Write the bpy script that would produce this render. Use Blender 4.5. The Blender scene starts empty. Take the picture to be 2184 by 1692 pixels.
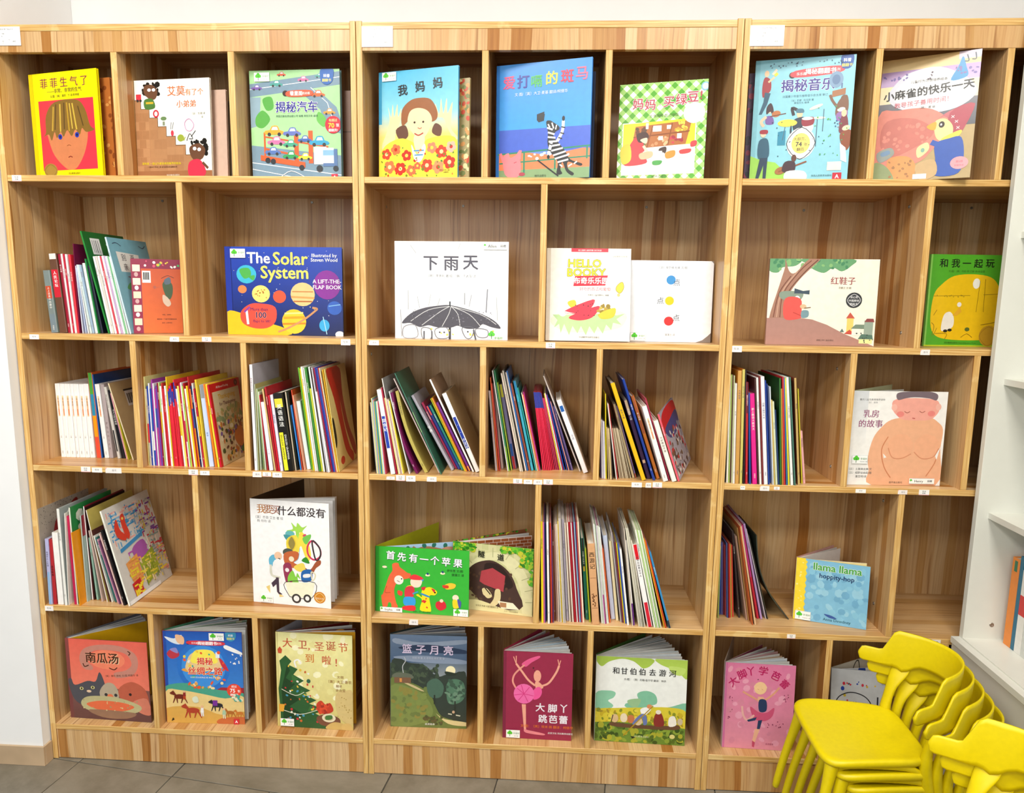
import bpy, math, random
from math import sin, cos, radians as R, pi
from mathutils import Matrix, Vector
from mathutils.geometry import tessellate_polygon
random.seed(7)
SC=bpy.context.scene; COL=SC.collection
SPINES="""A|s2
0.0796 0.045 0.0215 0.188 -3.4 0.205 7d8a88 grey c=8c9c90,b=0-.3:788890;.55-.75:c85030
0.1065 0.045 0.0247 0.238 -3.9 0.205 6a4836 brown b=.45-.8:d02838;.93-1:f0e8e0,t=人民论坛:.78:ffffff:.011
0.1334 0.045 0.0097 0.237 -3.4 0.205 9c1832 crimson
0.1441 0.045 0.0054 0.238 -3.5 0.205 efe6e6 white
0.1500 0.045 0.0054 0.238 -3.4 0.205 c42840 crimson
0.1558 0.045 0.0059 0.237 -3.2 0.205 f0e8e8 white
0.1628 0.045 0.0064 0.236 -2.6 0.205 e83040 red
0.1697 0.045 0.0025 0.268 -0.0 0.205 701840 maroon
0.1794 0.045 0.0025 0.203 -2.1 0.200 dfe2f0 lavender c=c4cae0
0.1891 0.045 0.0025 0.197 -4.2 0.205 b8c8e8 pale_blue
0.1966 0.045 0.0025 0.207 -5.6 0.205 f4f4f4 white
0.2041 0.045 0.0055 0.207 -7.0 0.205 cfe0e0 white
0.2116 0.045 0.0053 0.207 -7.5 0.205 9fb8d0 pale_blue
0.2191 0.045 0.0085 0.212 -6.9 0.205 f0eee8 white
0.2288 0.045 0.0034 0.225 -6.6 0.205 2f8a4a green
0.2373 0.045 0.0077 0.205 -8.0 0.205 1c2030 black c=101420
0.2609 0.045 0.0047 0.312 -12.3 0.205 2f8a3c green tall=1,c=1a6a2e,art=barcode
0.2673 0.045 0.0063 0.234 -9.6 0.205 f0f0f0 white
0.2748 0.045 0.0053 0.235 -9.4 0.205 e0d8d0 white
0.2812 0.045 0.0063 0.235 -9.4 0.205 f6f6f6 white
0.2887 0.045 0.0053 0.235 -9.4 0.205 d04858 red
0.2951 0.045 0.0058 0.236 -9.5 0.205 f2f2ee white
0.3026 0.045 0.0051 0.235 -9.8 0.205 c8a8d0 lilac
0.3090 0.045 0.0058 0.235 -10.1 0.205 fafafa white
0.3160 0.045 0.0047 0.235 -10.2 0.205 80c090 green
0.3218 0.045 0.0025 0.234 -10.4 0.205 f2f2ee white
0.3287 0.045 0.0047 0.294 -11.5 0.205 cfe4ee pale_blue tall=1,c=7cb8cc,art=kiss
B|s3
0.0308 0.110 0.0155 0.240 -0.7 0.205 f8f8f6 white f=1
0.0470 0.110 0.0147 0.240 -0.7 0.205 f8f8f6 white f=1
0.0621 0.110 0.0181 0.240 -0.7 0.205 f8f8f6 white f=1
0.0816 0.110 0.0103 0.240 -0.9 0.205 f8f8f6 white f=1
0.0928 0.110 0.0181 0.240 -1.1 0.205 f8f8f6 white f=1
0.1117 0.110 0.0150 0.240 -1.1 0.205 f8f8f6 white f=1
0.1279 0.110 0.0167 0.241 -1.3 0.205 f8f8f6 white f=1
0.1499 0.110 0.0155 0.277 -2.2 0.205 e06828 orange b=0-.25:e85038;.25-.5:f0a018;.5-.75:2f90b0;.75-1:50a840
0.1666 0.110 0.0035 0.272 -2.4 0.205 1f62b4 blue c=14407c
0.1765 0.110 0.0148 0.241 -3.9 0.205 f8f8f6 white f=1
0.1928 0.110 0.0126 0.241 -3.5 0.205 b4a6a6 grey t=Phonics:.5:807070:.012
0.2215 0.107 0.0089 0.234 -7.4 0.205 d8d4cc beige b=.1-.4:303030
0.2326 0.110 0.0122 0.224 -7.9 0.205 15151c black
0.2543 0.102 0.0042 0.217 -10.3 0.205 e0a0a8 pink
0.2618 0.098 0.0025 0.212 -10.2 0.205 c8c030 lime
0.2814 0.092 0.0036 0.255 -14.7 0.205 ecdcb4 beige c=b89c70,art=tan
C|s3
0.3688 0.033 0.0024 0.278 0.3 0.205 e0d890 beige
0.3740 0.033 0.0050 0.240 -0.4 0.205 c0b8a8 grey b=0.30-0.55:d03040
0.3792 0.033 0.0050 0.249 -0.4 0.205 1f3f9a blue
0.3844 0.033 0.0033 0.258 -0.4 0.205 f0f0f4 white
0.3897 0.033 0.0050 0.241 -0.8 0.205 2a50b0 blue b=0.20-0.45:f0f0e8
0.3953 0.032 0.0037 0.270 -0.4 0.205 a040a0 purple
0.4004 0.032 0.0032 0.258 -0.7 0.205 f2f2f2 white
0.4057 0.032 0.0050 0.241 -1.2 0.205 b04090 magenta b=0.50-0.75:3050a0
0.4110 0.032 0.0050 0.250 -1.2 0.205 7040a0 purple
0.4161 0.032 0.0047 0.259 -1.2 0.205 8a1830 maroon
0.4213 0.032 0.0035 0.261 -1.3 0.205 b8d080 lime b=0.40-0.65:e8c020
0.4266 0.032 0.0049 0.250 -1.6 0.205 f4f4f0 white
0.4319 0.032 0.0030 0.259 -1.6 0.205 d03030 red
0.4370 0.032 0.0049 0.242 -2.1 0.205 c82838 red b=0.30-0.55:d03040
0.4426 0.031 0.0049 0.251 -2.0 0.205 f4f4f4 white
0.4478 0.031 0.0025 0.279 -1.6 0.205 f0d030 yellow
0.4531 0.031 0.0041 0.242 -2.2 0.205 e02838 red b=.78-.97:2040a0
0.4582 0.031 0.0049 0.251 -2.4 0.205 e83040 red b=.78-.97:2040a0
0.4634 0.031 0.0028 0.260 -2.4 0.205 d82030 red b=.78-.97:2040a0
0.4687 0.031 0.0049 0.242 -2.9 0.205 e02838 red b=.78-.97:2040a0
0.4738 0.031 0.0034 0.271 -2.4 0.205 e83848 red b=.78-.97:2040a0
0.4790 0.031 0.0027 0.260 -2.8 0.205 d02030 red b=.78-.97:2040a0
0.4842 0.031 0.0049 0.243 -3.4 0.205 f0f0e8 white b=0.40-0.65:e8c020
0.4898 0.030 0.0049 0.252 -3.3 0.205 f0e060 yellow
0.4949 0.030 0.0048 0.260 -3.2 0.205 b82040 crimson
0.5001 0.030 0.0032 0.263 -3.2 0.205 f4f4f4 white b=0.30-0.55:d03040
0.5054 0.030 0.0049 0.252 -3.7 0.205 b0d050 lime
0.5106 0.030 0.0025 0.261 -3.6 0.205 c02030 red
0.5157 0.030 0.0049 0.244 -4.2 0.205 f6f0e0 white b=0.20-0.45:f0f0e8
0.5209 0.030 0.0049 0.253 -4.1 0.205 f8c820 yellow
0.5261 0.030 0.0025 0.281 -3.5 0.205 c83030 red
0.5312 0.030 0.0038 0.244 -4.1 0.205 f08020 orange b=0.50-0.75:3050a0
0.5367 0.029 0.0049 0.253 -4.5 0.205 202850 navy
0.5420 0.029 0.0023 0.262 -4.4 0.205 f8f8f8 white
0.5472 0.029 0.0049 0.245 -5.0 0.205 c02838 crimson b=0.40-0.65:e8c020
0.5523 0.029 0.0049 0.273 -4.3 0.205 e8c838 yellow
0.5603 0.036 0.0152 0.256 -4.3 0.205 c8d8f8 pale_blue b=.84-1:909498,t=·英语:.45:3060b0:.006
0.5815 0.032 0.0053 0.260 -5.6 0.205 f08020 orange
0.5885 0.033 0.0063 0.260 -5.9 0.205 f2e040 yellow
0.5977 0.031 0.0052 0.258 -6.5 0.205 c81830 red c=c82030,art=feast
D|s3
0.7171 0.006 0.0088 0.324 -0.7 0.205 f6f6fa white tall=1,c=bcb8c4
0.7270 0.007 0.0025 0.265 -0.2 0.205 b4c0a4 green c=b8b070
0.7324 0.013 0.0025 0.251 -0.8 0.205 c8d4bc sage
0.7428 0.014 0.0025 0.248 -2.7 0.205 98b070 green
0.7473 0.014 0.0025 0.242 -3.1 0.205 e8f0d8 white
0.7543 0.013 0.0025 0.232 -4.2 0.205 c02838 red
0.7605 0.011 0.0123 0.211 -5.2 0.205 f8f6fc white t=· · 小 学 · ·:.45:b090b0:.006
0.7785 0.008 0.0041 0.253 -6.7 0.205 e0c080 beige
0.7848 0.006 0.0051 0.259 -6.1 0.205 b02028 red c=a81c26
0.7923 0.004 0.0041 0.234 -6.0 0.205 d82838 crimson
0.7975 0.004 0.0091 0.235 -5.9 0.205 e8e0f0 lavender
0.8093 0.005 0.0284 0.240 -6.5 0.200 161310 black t=英语语法:.86:f8f8f0:.016,b=.82-.93:e8d840;0-.42:161310,y=1,g=yel
0.8387 0.019 0.0036 0.243 -5.7 0.205 c8b8a0 beige c=4a5a40
0.8435 0.022 0.0033 0.243 -5.5 0.205 202018 black
0.8519 0.026 0.0036 0.202 -7.0 0.205 3a88d8 blue
0.8574 0.026 0.0025 0.249 -6.1 0.205 d85030 orange c=c04020
0.8638 0.025 0.0029 0.233 -7.1 0.205 e8a080 peach
0.8686 0.036 0.0129 0.213 -7.5 0.205 dceae6 white b=0-.2:f8f8f8
0.8869 0.029 0.0036 0.317 -6.2 0.205 70c030 lime
0.8931 0.025 0.0036 0.315 -6.2 0.205 f0e020 yellow
0.8999 0.018 0.0067 0.321 -6.4 0.205 f2f2ea white
0.9084 0.016 0.0027 0.318 -6.2 0.205 e8e8e0 white
0.9132 0.016 0.0063 0.319 -6.6 0.205 3f8a3a green
0.9213 0.015 0.0061 0.256 -6.9 0.205 c8d040 lime
0.9284 0.013 0.0045 0.322 -6.8 0.205 f4f4f0 white
0.9345 0.012 0.0031 0.321 -7.1 0.205 40382c black
0.9397 0.009 0.0025 0.321 -7.0 0.205 d8d8e0 grey
0.9448 0.007 0.0044 0.248 -7.6 0.205 f8f8f8 white
0.9545 0.012 0.0029 0.321 -8.7 0.205 a01840 maroon
0.9583 0.015 0.0036 0.322 -8.9 0.205 2840a0 navy
0.9623 0.015 0.0030 0.321 -8.7 0.205 4858b8 blue
0.9659 0.014 0.0025 0.321 -8.5 0.205 c04030 red
0.9689 0.014 0.0024 0.320 -8.4 0.205 e8e0c0 beige
0.9714 0.014 0.0025 0.315 -7.3 0.205 e8b020 yellow
0.9748 0.016 0.0022 0.316 -7.0 0.205 e8d070 yellow c=e8d488,art=tails,tall=1
E|s3
1.0899 0.011 0.0022 0.207 -4.3 0.205 181818 black
1.0930 0.009 0.0024 0.218 -4.3 0.205 e8e0c8 beige
1.0961 0.008 0.0026 0.231 -4.2 0.205 e8dc90 yellow
1.0996 0.006 0.0022 0.229 -4.4 0.205 80b8c8 pale_blue
1.1025 0.007 0.0024 0.226 -4.6 0.205 e0a0a8 pink
1.1053 0.007 0.0024 0.221 -4.6 0.205 80c030 lime
1.1081 0.007 0.0024 0.221 -4.7 0.205 2f70c0 blue
1.1109 0.008 0.0024 0.221 -4.7 0.205 a8d040 lime
1.1142 0.006 0.0025 0.222 -4.9 0.205 f0f0e8 white
1.1177 0.004 0.0023 0.222 -5.2 0.205 d0e0d8 white
1.1207 0.004 0.0025 0.223 -5.3 0.205 c8405c crimson
1.1369 0.004 0.0140 0.259 -8.8 0.205 fafaf6 white b=.31-.69:2444b0,t=昆虫记:.66:ffffff:.012
1.1539 0.004 0.0025 0.266 -9.3 0.205 c02848 crimson
1.1592 0.009 0.0030 0.235 -9.9 0.205 f0d890 beige
1.1623 0.011 0.0025 0.294 -9.9 0.205 e6e2dc white c=9a9a98
1.1655 0.013 0.0025 0.232 -10.1 0.205 c8a090 brown
1.1691 0.014 0.0025 0.230 -10.3 0.205 e8e0d0 beige
1.1717 0.016 0.0031 0.225 -10.3 0.205 e8d840 yellow
1.1911 0.014 0.0025 0.258 -13.3 0.205 f0ecec white c=d8d4d4
1.2112 0.018 0.0075 0.257 -17.0 0.205 701050 purple c=701050,curve=1
1.2364 0.031 0.0094 0.264 -19.6 0.205 bcae58 mustard curve=1
1.2782 0.034 0.0033 0.318 -25.5 0.205 e8d0c8 pink
1.2875 0.016 0.0022 0.335 -24.4 0.205 3f8068 green tall=1,c=2c5c48,b=.42-.62:90c080
1.3119 0.066 0.0083 0.262 -28.3 0.205 a8a4b0 grey t=· · · 字典:.85:f0f0f0:.010
1.3216 0.088 0.0067 0.232 -27.3 0.205 9a2048 maroon
1.3311 0.082 0.0086 0.220 -27.1 0.205 283a88 navy b=.86-1:e85030
1.3428 0.074 0.0067 0.224 -26.8 0.205 2f8a80 teal
1.3531 0.065 0.0026 0.247 -25.3 0.205 c8d020 lime
1.3574 0.060 0.0026 0.250 -25.0 0.205 e8b020 yellow
1.3610 0.060 0.0020 0.250 -25.1 0.205 d87830 orange
1.3657 0.066 0.0077 0.234 -25.6 0.205 7a3090 purple b=0-.07:f0a020
1.3795 0.057 0.0048 0.313 -25.2 0.205 f8f4f2 white tall=1,c=a88a70
1.3892 0.053 0.0136 0.262 -23.5 0.205 fdfdf8 white b=.3-.7:1f3aa0,c=a08860,t=· · 小王子:.62:ffffff:.011
F|s3
1.4478 0.080 0.0058 0.251 -5.4 0.205 b8a8a8 grey
1.4550 0.080 0.0025 0.292 -5.3 0.205 e06830 orange
1.4603 0.080 0.0025 0.274 -5.9 0.205 c83830 red
1.4644 0.110 0.0058 0.270 -6.2 0.205 d8d0c8 beige
1.4851 0.081 0.0032 0.316 -9.3 0.205 f4f4f4 white
1.4893 0.077 0.0025 0.317 -8.9 0.205 3f9a68 green b=0-.25:a0d040
1.4955 0.091 0.0025 0.278 -9.6 0.205 b8d040 lime
1.5003 0.110 0.0117 0.270 -10.1 0.205 8a80b0 lilac b=0-.15:b02028;.15-.3:2050a0;.85-1:e8d820
1.5239 0.078 0.0047 0.311 -11.7 0.205 e0d0c0 beige
1.5297 0.078 0.0040 0.319 -11.6 0.205 c8c0b0 grey
1.5348 0.084 0.0025 0.320 -11.7 0.205 302820 black
1.5394 0.090 0.0041 0.313 -12.1 0.205 e8d8d0 white
1.5452 0.092 0.0038 0.318 -12.4 0.205 2868b0 blue
1.5511 0.092 0.0057 0.279 -12.7 0.205 8a4838 brown
1.5585 0.093 0.0078 0.286 -12.2 0.205 3fa8c0 cyan b=.85-1:1f78b8
1.5713 0.094 0.0036 0.266 -13.2 0.205 1f9890 teal
1.5761 0.095 0.0025 0.249 -12.2 0.205 e8e0d0 beige
1.5804 0.095 0.0031 0.244 -12.6 0.205 e88040 orange
1.5846 0.096 0.0026 0.252 -12.8 0.205 c03890 magenta
1.5940 0.101 0.0036 0.248 -7.7 0.205 e02848 red b=.8-1:2040a0
1.5996 0.101 0.0035 0.248 -8.1 0.205 e83050 red b=.8-1:2040a0
1.6053 0.102 0.0036 0.248 -8.6 0.205 d82040 red b=.8-1:2040a0
1.6109 0.102 0.0035 0.249 -9.0 0.205 e02848 red b=.8-1:2040a0
1.6165 0.103 0.0035 0.249 -9.5 0.205 e83050 red b=.8-1:2040a0
1.6221 0.106 0.0031 0.249 -9.9 0.205 d82040 red b=.8-1:2040a0
1.6278 0.109 0.0025 0.246 -10.5 0.205 e02848 red b=.8-1:2040a0
1.6334 0.109 0.0025 0.231 -11.2 0.205 c83858 crimson
1.6385 0.110 0.0025 0.231 -11.8 0.205 d04060 crimson
1.6431 0.110 0.0025 0.232 -12.3 0.205 a82850 crimson
1.6476 0.110 0.0025 0.247 -12.8 0.205 f0d840 yellow
1.6522 0.110 0.0025 0.248 -13.2 0.205 f8f8f8 white
1.6565 0.110 0.0025 0.244 -13.6 0.205 c03050 crimson
1.6610 0.110 0.0024 0.245 -14.0 0.205 1f4ab0 blue
1.6693 0.110 0.0024 0.235 -15.3 0.205 203a90 navy
1.6746 0.110 0.0024 0.225 -16.0 0.205 e8a0a0 pink
1.6794 0.110 0.0024 0.220 -16.5 0.205 303060 navy
1.6841 0.110 0.0048 0.210 -17.1 0.205 6a5a90 purple
1.7087 0.097 0.0034 0.320 -21.9 0.205 d8ccc4 beige tall=1
1.7197 0.077 0.0147 0.241 -21.5 0.205 fafafc white t=· 汉语 · ·:.6:8080a0:.008,b=.84-.92:2060b0
G|s3
1.7686 0.026 0.0024 0.237 -2.3 0.205 5a4868 purple
1.7721 0.025 0.0032 0.178 -2.7 0.205 f0f0f0 white
1.7760 0.022 0.0029 0.176 -2.8 0.205 c8c0d8 lavender
1.7795 0.021 0.0031 0.174 -3.0 0.205 f4f4f4 white
1.7831 0.018 0.0025 0.257 -2.3 0.205 ecd820 yellow
1.7901 0.014 0.0029 0.158 -3.9 0.205 b8a070 beige
1.7953 0.014 0.0056 0.155 -4.7 0.205 c8b080 beige
1.8014 0.015 0.0028 0.153 -4.8 0.205 4a3a30 brown
1.8138 0.016 0.0026 0.231 -8.4 0.205 ece4dc white
1.8186 0.023 0.0022 0.228 -8.9 0.205 d04040 red
1.8253 0.030 0.0029 0.155 -10.5 0.205 c8b898 beige
1.8300 0.031 0.0029 0.155 -11.1 0.205 a08c70 brown
1.8347 0.031 0.0029 0.155 -11.7 0.205 d0c0a0 beige
1.8393 0.032 0.0029 0.156 -12.2 0.205 907c60 brown
1.8440 0.032 0.0029 0.156 -12.8 0.205 c8b898 beige
1.8487 0.033 0.0024 0.156 -13.4 0.205 d8c8a8 beige
1.8533 0.033 0.0024 0.154 -14.1 0.205 887458 brown
1.8580 0.034 0.0024 0.152 -14.9 0.205 c8b898 beige
1.8644 0.036 0.0072 0.232 -16.3 0.205 c0a880 beige
1.8744 0.042 0.0024 0.227 -16.8 0.205 a888c0 purple b=0-.06:e86830
1.8891 0.009 0.0124 0.306 -19.6 0.205 ecbc18 yellow c=181410
1.9073 0.031 0.0121 0.248 -18.5 0.205 402848 purple b=.82-1:d8b890;.2-.24:e8b890
1.9228 0.015 0.0072 0.317 -18.8 0.205 1f3f9a blue tall=1
1.9355 0.032 0.0101 0.263 -19.1 0.205 d07828 orange b=.55-1:a85838
1.9516 0.004 0.0143 0.234 -18.0 0.205 fdf8f2 white f=2
1.9701 0.018 0.0036 0.259 -18.2 0.205 b03050 crimson
1.9774 0.004 0.0137 0.191 -19.2 0.205 fdf6ea white
1.9952 0.013 0.0057 0.211 -19.0 0.205 e86070 pink c=9c8c9c,art=comic,yw=-21
H|s3
2.1318 0.018 0.0035 0.225 -1.2 0.205 141414 black
2.1373 0.014 0.0045 0.319 -1.7 0.205 f0ece0 white
2.1428 0.014 0.0036 0.321 -1.8 0.205 a8c060 lime
2.1470 0.013 0.0036 0.321 -1.9 0.205 5a3a30 brown
2.1512 0.012 0.0029 0.319 -2.0 0.205 c8d0a0 sage
2.1542 0.006 0.0049 0.297 -2.0 0.205 e8e4dc white
2.1602 0.004 0.0114 0.334 -1.9 0.205 d09c50 beige c=c87818
2.1733 0.004 0.0078 0.338 -2.0 0.205 d0c468 lime c=c07010
2.1839 0.004 0.0030 0.335 -2.4 0.205 2a2428 black
2.1903 0.004 0.0065 0.301 -3.1 0.205 c02830 red b=.7-1:382838
2.2017 0.004 0.0039 0.270 -4.1 0.205 2050a0 blue
2.2108 0.004 0.0137 0.269 -5.2 0.205 e4208c magenta y=1
2.2261 0.004 0.0040 0.315 -5.4 0.205 4a2a28 brown
2.2310 0.004 0.0056 0.316 -5.4 0.205 ece8e4 white
2.2383 0.004 0.0040 0.320 -5.3 0.205 802828 maroon
2.2440 0.004 0.0112 0.319 -5.5 0.205 f6f2f6 white y=1
2.2568 0.004 0.0032 0.309 -5.7 0.205 2848a0 blue
2.2669 0.024 0.0025 0.297 -5.6 0.205 2848a0 navy
2.2695 0.005 0.0025 0.291 -5.6 0.205 e4ecf4 white
2.2729 0.004 0.0037 0.252 -5.8 0.205 c8b060 yellow
2.2778 0.004 0.0047 0.248 -6.1 0.205 d8e0c0 sage
2.2844 0.007 0.0052 0.223 -6.5 0.205 28406a navy
2.2899 0.004 0.0044 0.315 -4.3 0.205 2f6a28 green tall=1,c=1c481c
2.2963 0.004 0.0036 0.285 -4.7 0.205 c88830 orange
2.3013 0.004 0.0041 0.319 -4.8 0.205 c83038 red
2.3088 0.005 0.0032 0.317 -5.4 0.205 3878b0 blue
2.3143 0.006 0.0034 0.316 -5.8 0.205 f0e238 yellow
2.3214 0.004 0.0072 0.319 -6.4 0.205 f4f4f0 white
2.3310 0.004 0.0040 0.320 -6.6 0.205 4a7868 teal
2.3432 0.009 0.0064 0.317 -6.0 0.205 c8a868 beige tall=1,c=843c28
2.3597 0.026 0.0025 0.284 -6.4 0.205 e8e030 lime
2.3647 0.026 0.0064 0.159 -7.3 0.205 f2b4b4 pink
I|s4
0.0139 0.004 0.0035 0.316 0.3 0.240 c8b8a8 beige tall=1,c=a89888,art=flowers
0.0259 0.007 0.0118 0.217 1.1 0.205 b8b8e0 lavender b=0-.5:90b8e0
0.0403 0.008 0.0111 0.216 0.7 0.205 b42830 red t=成语故事:.6:201010:.008
0.0554 0.008 0.0194 0.239 -0.3 0.205 faf8f4 white
0.0807 0.004 0.0082 0.318 -0.3 0.240 f2f2ec white tall=1,c=a8b0b0
0.0921 0.006 0.0023 0.304 2.0 0.205 f0eee4 white
0.1067 0.012 0.0078 0.293 -0.5 0.205 c42050 crimson
0.1147 0.014 0.0041 0.320 -0.4 0.205 e8e8d8 white c=2f8a48
0.1300 0.004 0.0025 0.242 -2.1 0.120 f49c18 orange c=f49c18
0.1326 0.035 0.0039 0.288 -0.2 0.240 a8bcb4 sage c=a8bcb4,art=patch
0.1418 0.049 0.0030 0.314 -1.2 0.205 f4f0ec white c=801c30
0.1475 0.050 0.0025 0.310 -1.6 0.205 301818 black
0.1559 0.050 0.0060 0.210 -3.3 0.205 8ab4a4 sage
0.1797 0.039 0.0041 0.239 -6.3 0.205 c8b0a8 brown
0.1986 0.037 0.0025 0.309 -8.8 0.240 ece4dc white c=c8b860
0.2070 0.038 0.0025 0.243 -10.2 0.205 58302c maroon
0.2148 0.037 0.0025 0.226 -11.5 0.205 f4f4ec white
0.2241 0.038 0.0069 0.221 -13.1 0.205 2f6a68 teal
0.2382 0.031 0.0040 0.219 -14.1 0.205 d8a0b0 pink
0.2471 0.025 0.0040 0.216 -14.6 0.205 7a4a70 purple
0.2599 0.020 0.0034 0.242 -14.1 0.205 f0c8c0 pink
0.2668 0.017 0.0068 0.254 -13.6 0.205 181418 black
0.2853 0.014 0.0051 0.319 -13.3 0.250 f6f6ea white tall=1,art=maze,c=d8d0c8
J|s4
1.6003 0.008 0.0065 0.324 -1.7 0.205 f0e020 yellow
1.6074 0.008 0.0031 0.322 -1.7 0.205 e87898 pink
1.6112 0.010 0.0022 0.321 -1.8 0.205 5a3a90 purple
1.6138 0.025 0.0027 0.314 -1.8 0.205 2a4a9a blue
1.6200 0.004 0.0060 0.325 -2.0 0.205 f6f2ec white
1.6268 0.009 0.0022 0.320 -2.0 0.205 281818 black
1.6298 0.009 0.0041 0.320 -2.1 0.205 c83a28 red
1.6358 0.011 0.0027 0.309 -2.5 0.205 6a3a70 purple
1.6391 0.024 0.0052 0.293 -2.5 0.205 7a4028 brown
1.6468 0.022 0.0043 0.308 -3.0 0.205 a07868 brown
1.6522 0.018 0.0043 0.313 -3.2 0.205 d0b8a8 beige
1.6588 0.017 0.0036 0.315 -3.6 0.205 e0d8c8 beige
1.6637 0.015 0.0027 0.325 -3.8 0.205 e0c040 yellow
1.6675 0.013 0.0033 0.334 -3.9 0.205 ddd4cc white
1.6718 0.012 0.0038 0.336 -4.0 0.205 c0b8b0 grey
1.6771 0.027 0.0082 0.327 -4.1 0.205 b4acbc lavender
1.6868 0.022 0.0037 0.318 -4.3 0.205 e8dcc8 beige
1.6917 0.021 0.0032 0.319 -4.5 0.205 8a6a58 brown
1.6961 0.020 0.0037 0.320 -4.7 0.205 f0e4d4 beige
1.7010 0.021 0.0076 0.321 -4.9 0.205 a41828 red
1.7098 0.021 0.0027 0.319 -5.0 0.205 f0f0f0 white
1.7131 0.022 0.0038 0.322 -5.0 0.205 9a1838 crimson
1.7180 0.022 0.0027 0.322 -4.8 0.205 a8c8e0 pale_blue
1.7212 0.021 0.0022 0.322 -4.8 0.205 3a3a7a navy
1.7242 0.020 0.0027 0.322 -4.7 0.205 d05048 red
1.7277 0.020 0.0049 0.323 -4.6 0.205 f2dcc4 beige
1.7375 0.040 0.0098 0.264 -4.9 0.205 1f7a68 teal b=.66-1:28282a;.6-.66:d8b030
1.7482 0.024 0.0044 0.238 -5.1 0.205 a8b828 lime
1.7561 0.010 0.0223 0.258 -5.0 0.205 dca878 tan t=西游记:.9:181008:.017,y=1,g=xi
1.7854 0.019 0.0029 0.320 -6.4 0.205 f0f0ec white
1.7892 0.018 0.0032 0.318 -6.6 0.205 c8d8c0 sage
1.7930 0.017 0.0032 0.315 -6.4 0.205 d8d0d8 grey
1.7967 0.017 0.0029 0.316 -6.4 0.205 b04088 magenta b=.3-1:e0e8d8
1.8012 0.018 0.0032 0.313 -6.7 0.205 e0e8d8 white
1.8052 0.020 0.0025 0.309 -6.8 0.205 f4f4f4 white
1.8095 0.026 0.0043 0.240 -7.2 0.205 e06838 orange
1.8169 0.049 0.0140 0.273 -7.3 0.205 ccd8f0 pale_blue t=· · · ·:.6:6080a0:.008
1.8315 0.040 0.0087 0.258 -6.8 0.205 e4d8ac beige
1.8444 0.032 0.0037 0.290 -7.7 0.205 b4acac grey
1.8485 0.030 0.0027 0.283 -7.7 0.205 605058 grey
1.8516 0.028 0.0038 0.261 -7.7 0.205 7a2838 maroon
1.8558 0.026 0.0027 0.259 -7.6 0.205 ecdc20 yellow
1.8588 0.024 0.0040 0.257 -7.4 0.205 3a60b8 blue
1.8636 0.013 0.0054 0.244 -7.5 0.205 f8f8f8 white
1.8782 0.009 0.0025 0.313 -6.9 0.205 e0d4c4 beige
1.8826 0.014 0.0039 0.273 -7.3 0.205 f6f2ee white b=0-.26:6a2a90,t=· ·:.8:404040:.008
1.8975 0.007 0.0032 0.317 -9.5 0.205 e0dcc8 beige
1.9017 0.007 0.0029 0.316 -9.7 0.205 c8c4b0 grey
1.9059 0.006 0.0025 0.316 -9.9 0.205 e8e4d4 beige
1.9101 0.005 0.0025 0.290 -10.2 0.205 b8b49c grey
1.9150 0.005 0.0025 0.279 -10.6 0.205 f6eedc beige
1.9247 0.006 0.0146 0.266 -12.2 0.205 faf8f8 white b=0-.3:d81c34;.82-1:e01828,y=1
1.9433 0.004 0.0047 0.316 -12.8 0.205 f0f4e4 white
1.9492 0.004 0.0042 0.316 -12.9 0.205 b8d890 lime
1.9546 0.004 0.0033 0.315 -13.1 0.205 f4f6ec white
1.9592 0.004 0.0036 0.315 -13.3 0.205 a0c880 green
1.9637 0.004 0.0027 0.314 -13.3 0.205 f0f4d8 white
1.9743 0.004 0.0024 0.292 -14.7 0.205 ecb028 orange
1.9781 0.004 0.0038 0.286 -15.0 0.205 d85028 red
1.9886 0.004 0.0056 0.250 -16.3 0.205 3a90c8 blue b=0-.1:283848
K|s4
2.1537 0.084 0.0038 0.237 -1.5 0.205 a0b060 green
2.1659 0.110 0.0030 0.240 -2.4 0.205 2850a8 blue
2.1713 0.110 0.0044 0.240 -3.0 0.205 5a5a9a purple
2.1768 0.110 0.0028 0.240 -3.2 0.205 702040 maroon
2.1816 0.104 0.0025 0.234 -3.7 0.205 d05050 red
2.1842 0.090 0.0027 0.246 -3.7 0.205 4a68b0 blue
2.1878 0.088 0.0030 0.243 -3.9 0.205 601828 maroon
2.1921 0.090 0.0038 0.244 -3.9 0.205 c83030 red
2.1977 0.094 0.0030 0.241 -4.1 0.205 b8a848 mustard
2.2024 0.096 0.0042 0.238 -4.3 0.205 d04838 red
2.2215 0.093 0.0049 0.285 -7.5 0.205 3a3038 black
2.2409 0.078 0.0044 0.277 -10.4 0.205 b89888 beige
2.2462 0.073 0.0025 0.306 -10.0 0.205 c8a060 beige
2.2507 0.046 0.0025 0.318 -10.4 0.205 c05828 orange
2.2584 0.047 0.0044 0.320 -11.3 0.205 d8b890 beige
2.2774 0.090 0.0075 0.311 -12.7 0.205 cc2444 red b=.45-1:c040a0
2.2883 0.088 0.0057 0.317 -13.2 0.205 b494cc lavender y=1
2.3044 0.091 0.0024 0.303 -15.1 0.205 c8c0c8 grey
2.3093 0.090 0.0029 0.282 -15.5 0.205 303030 black
2.3751 0.093 0.0031 0.295 -23.3 0.205 38403c black c=303830,curve=1"""
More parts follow.
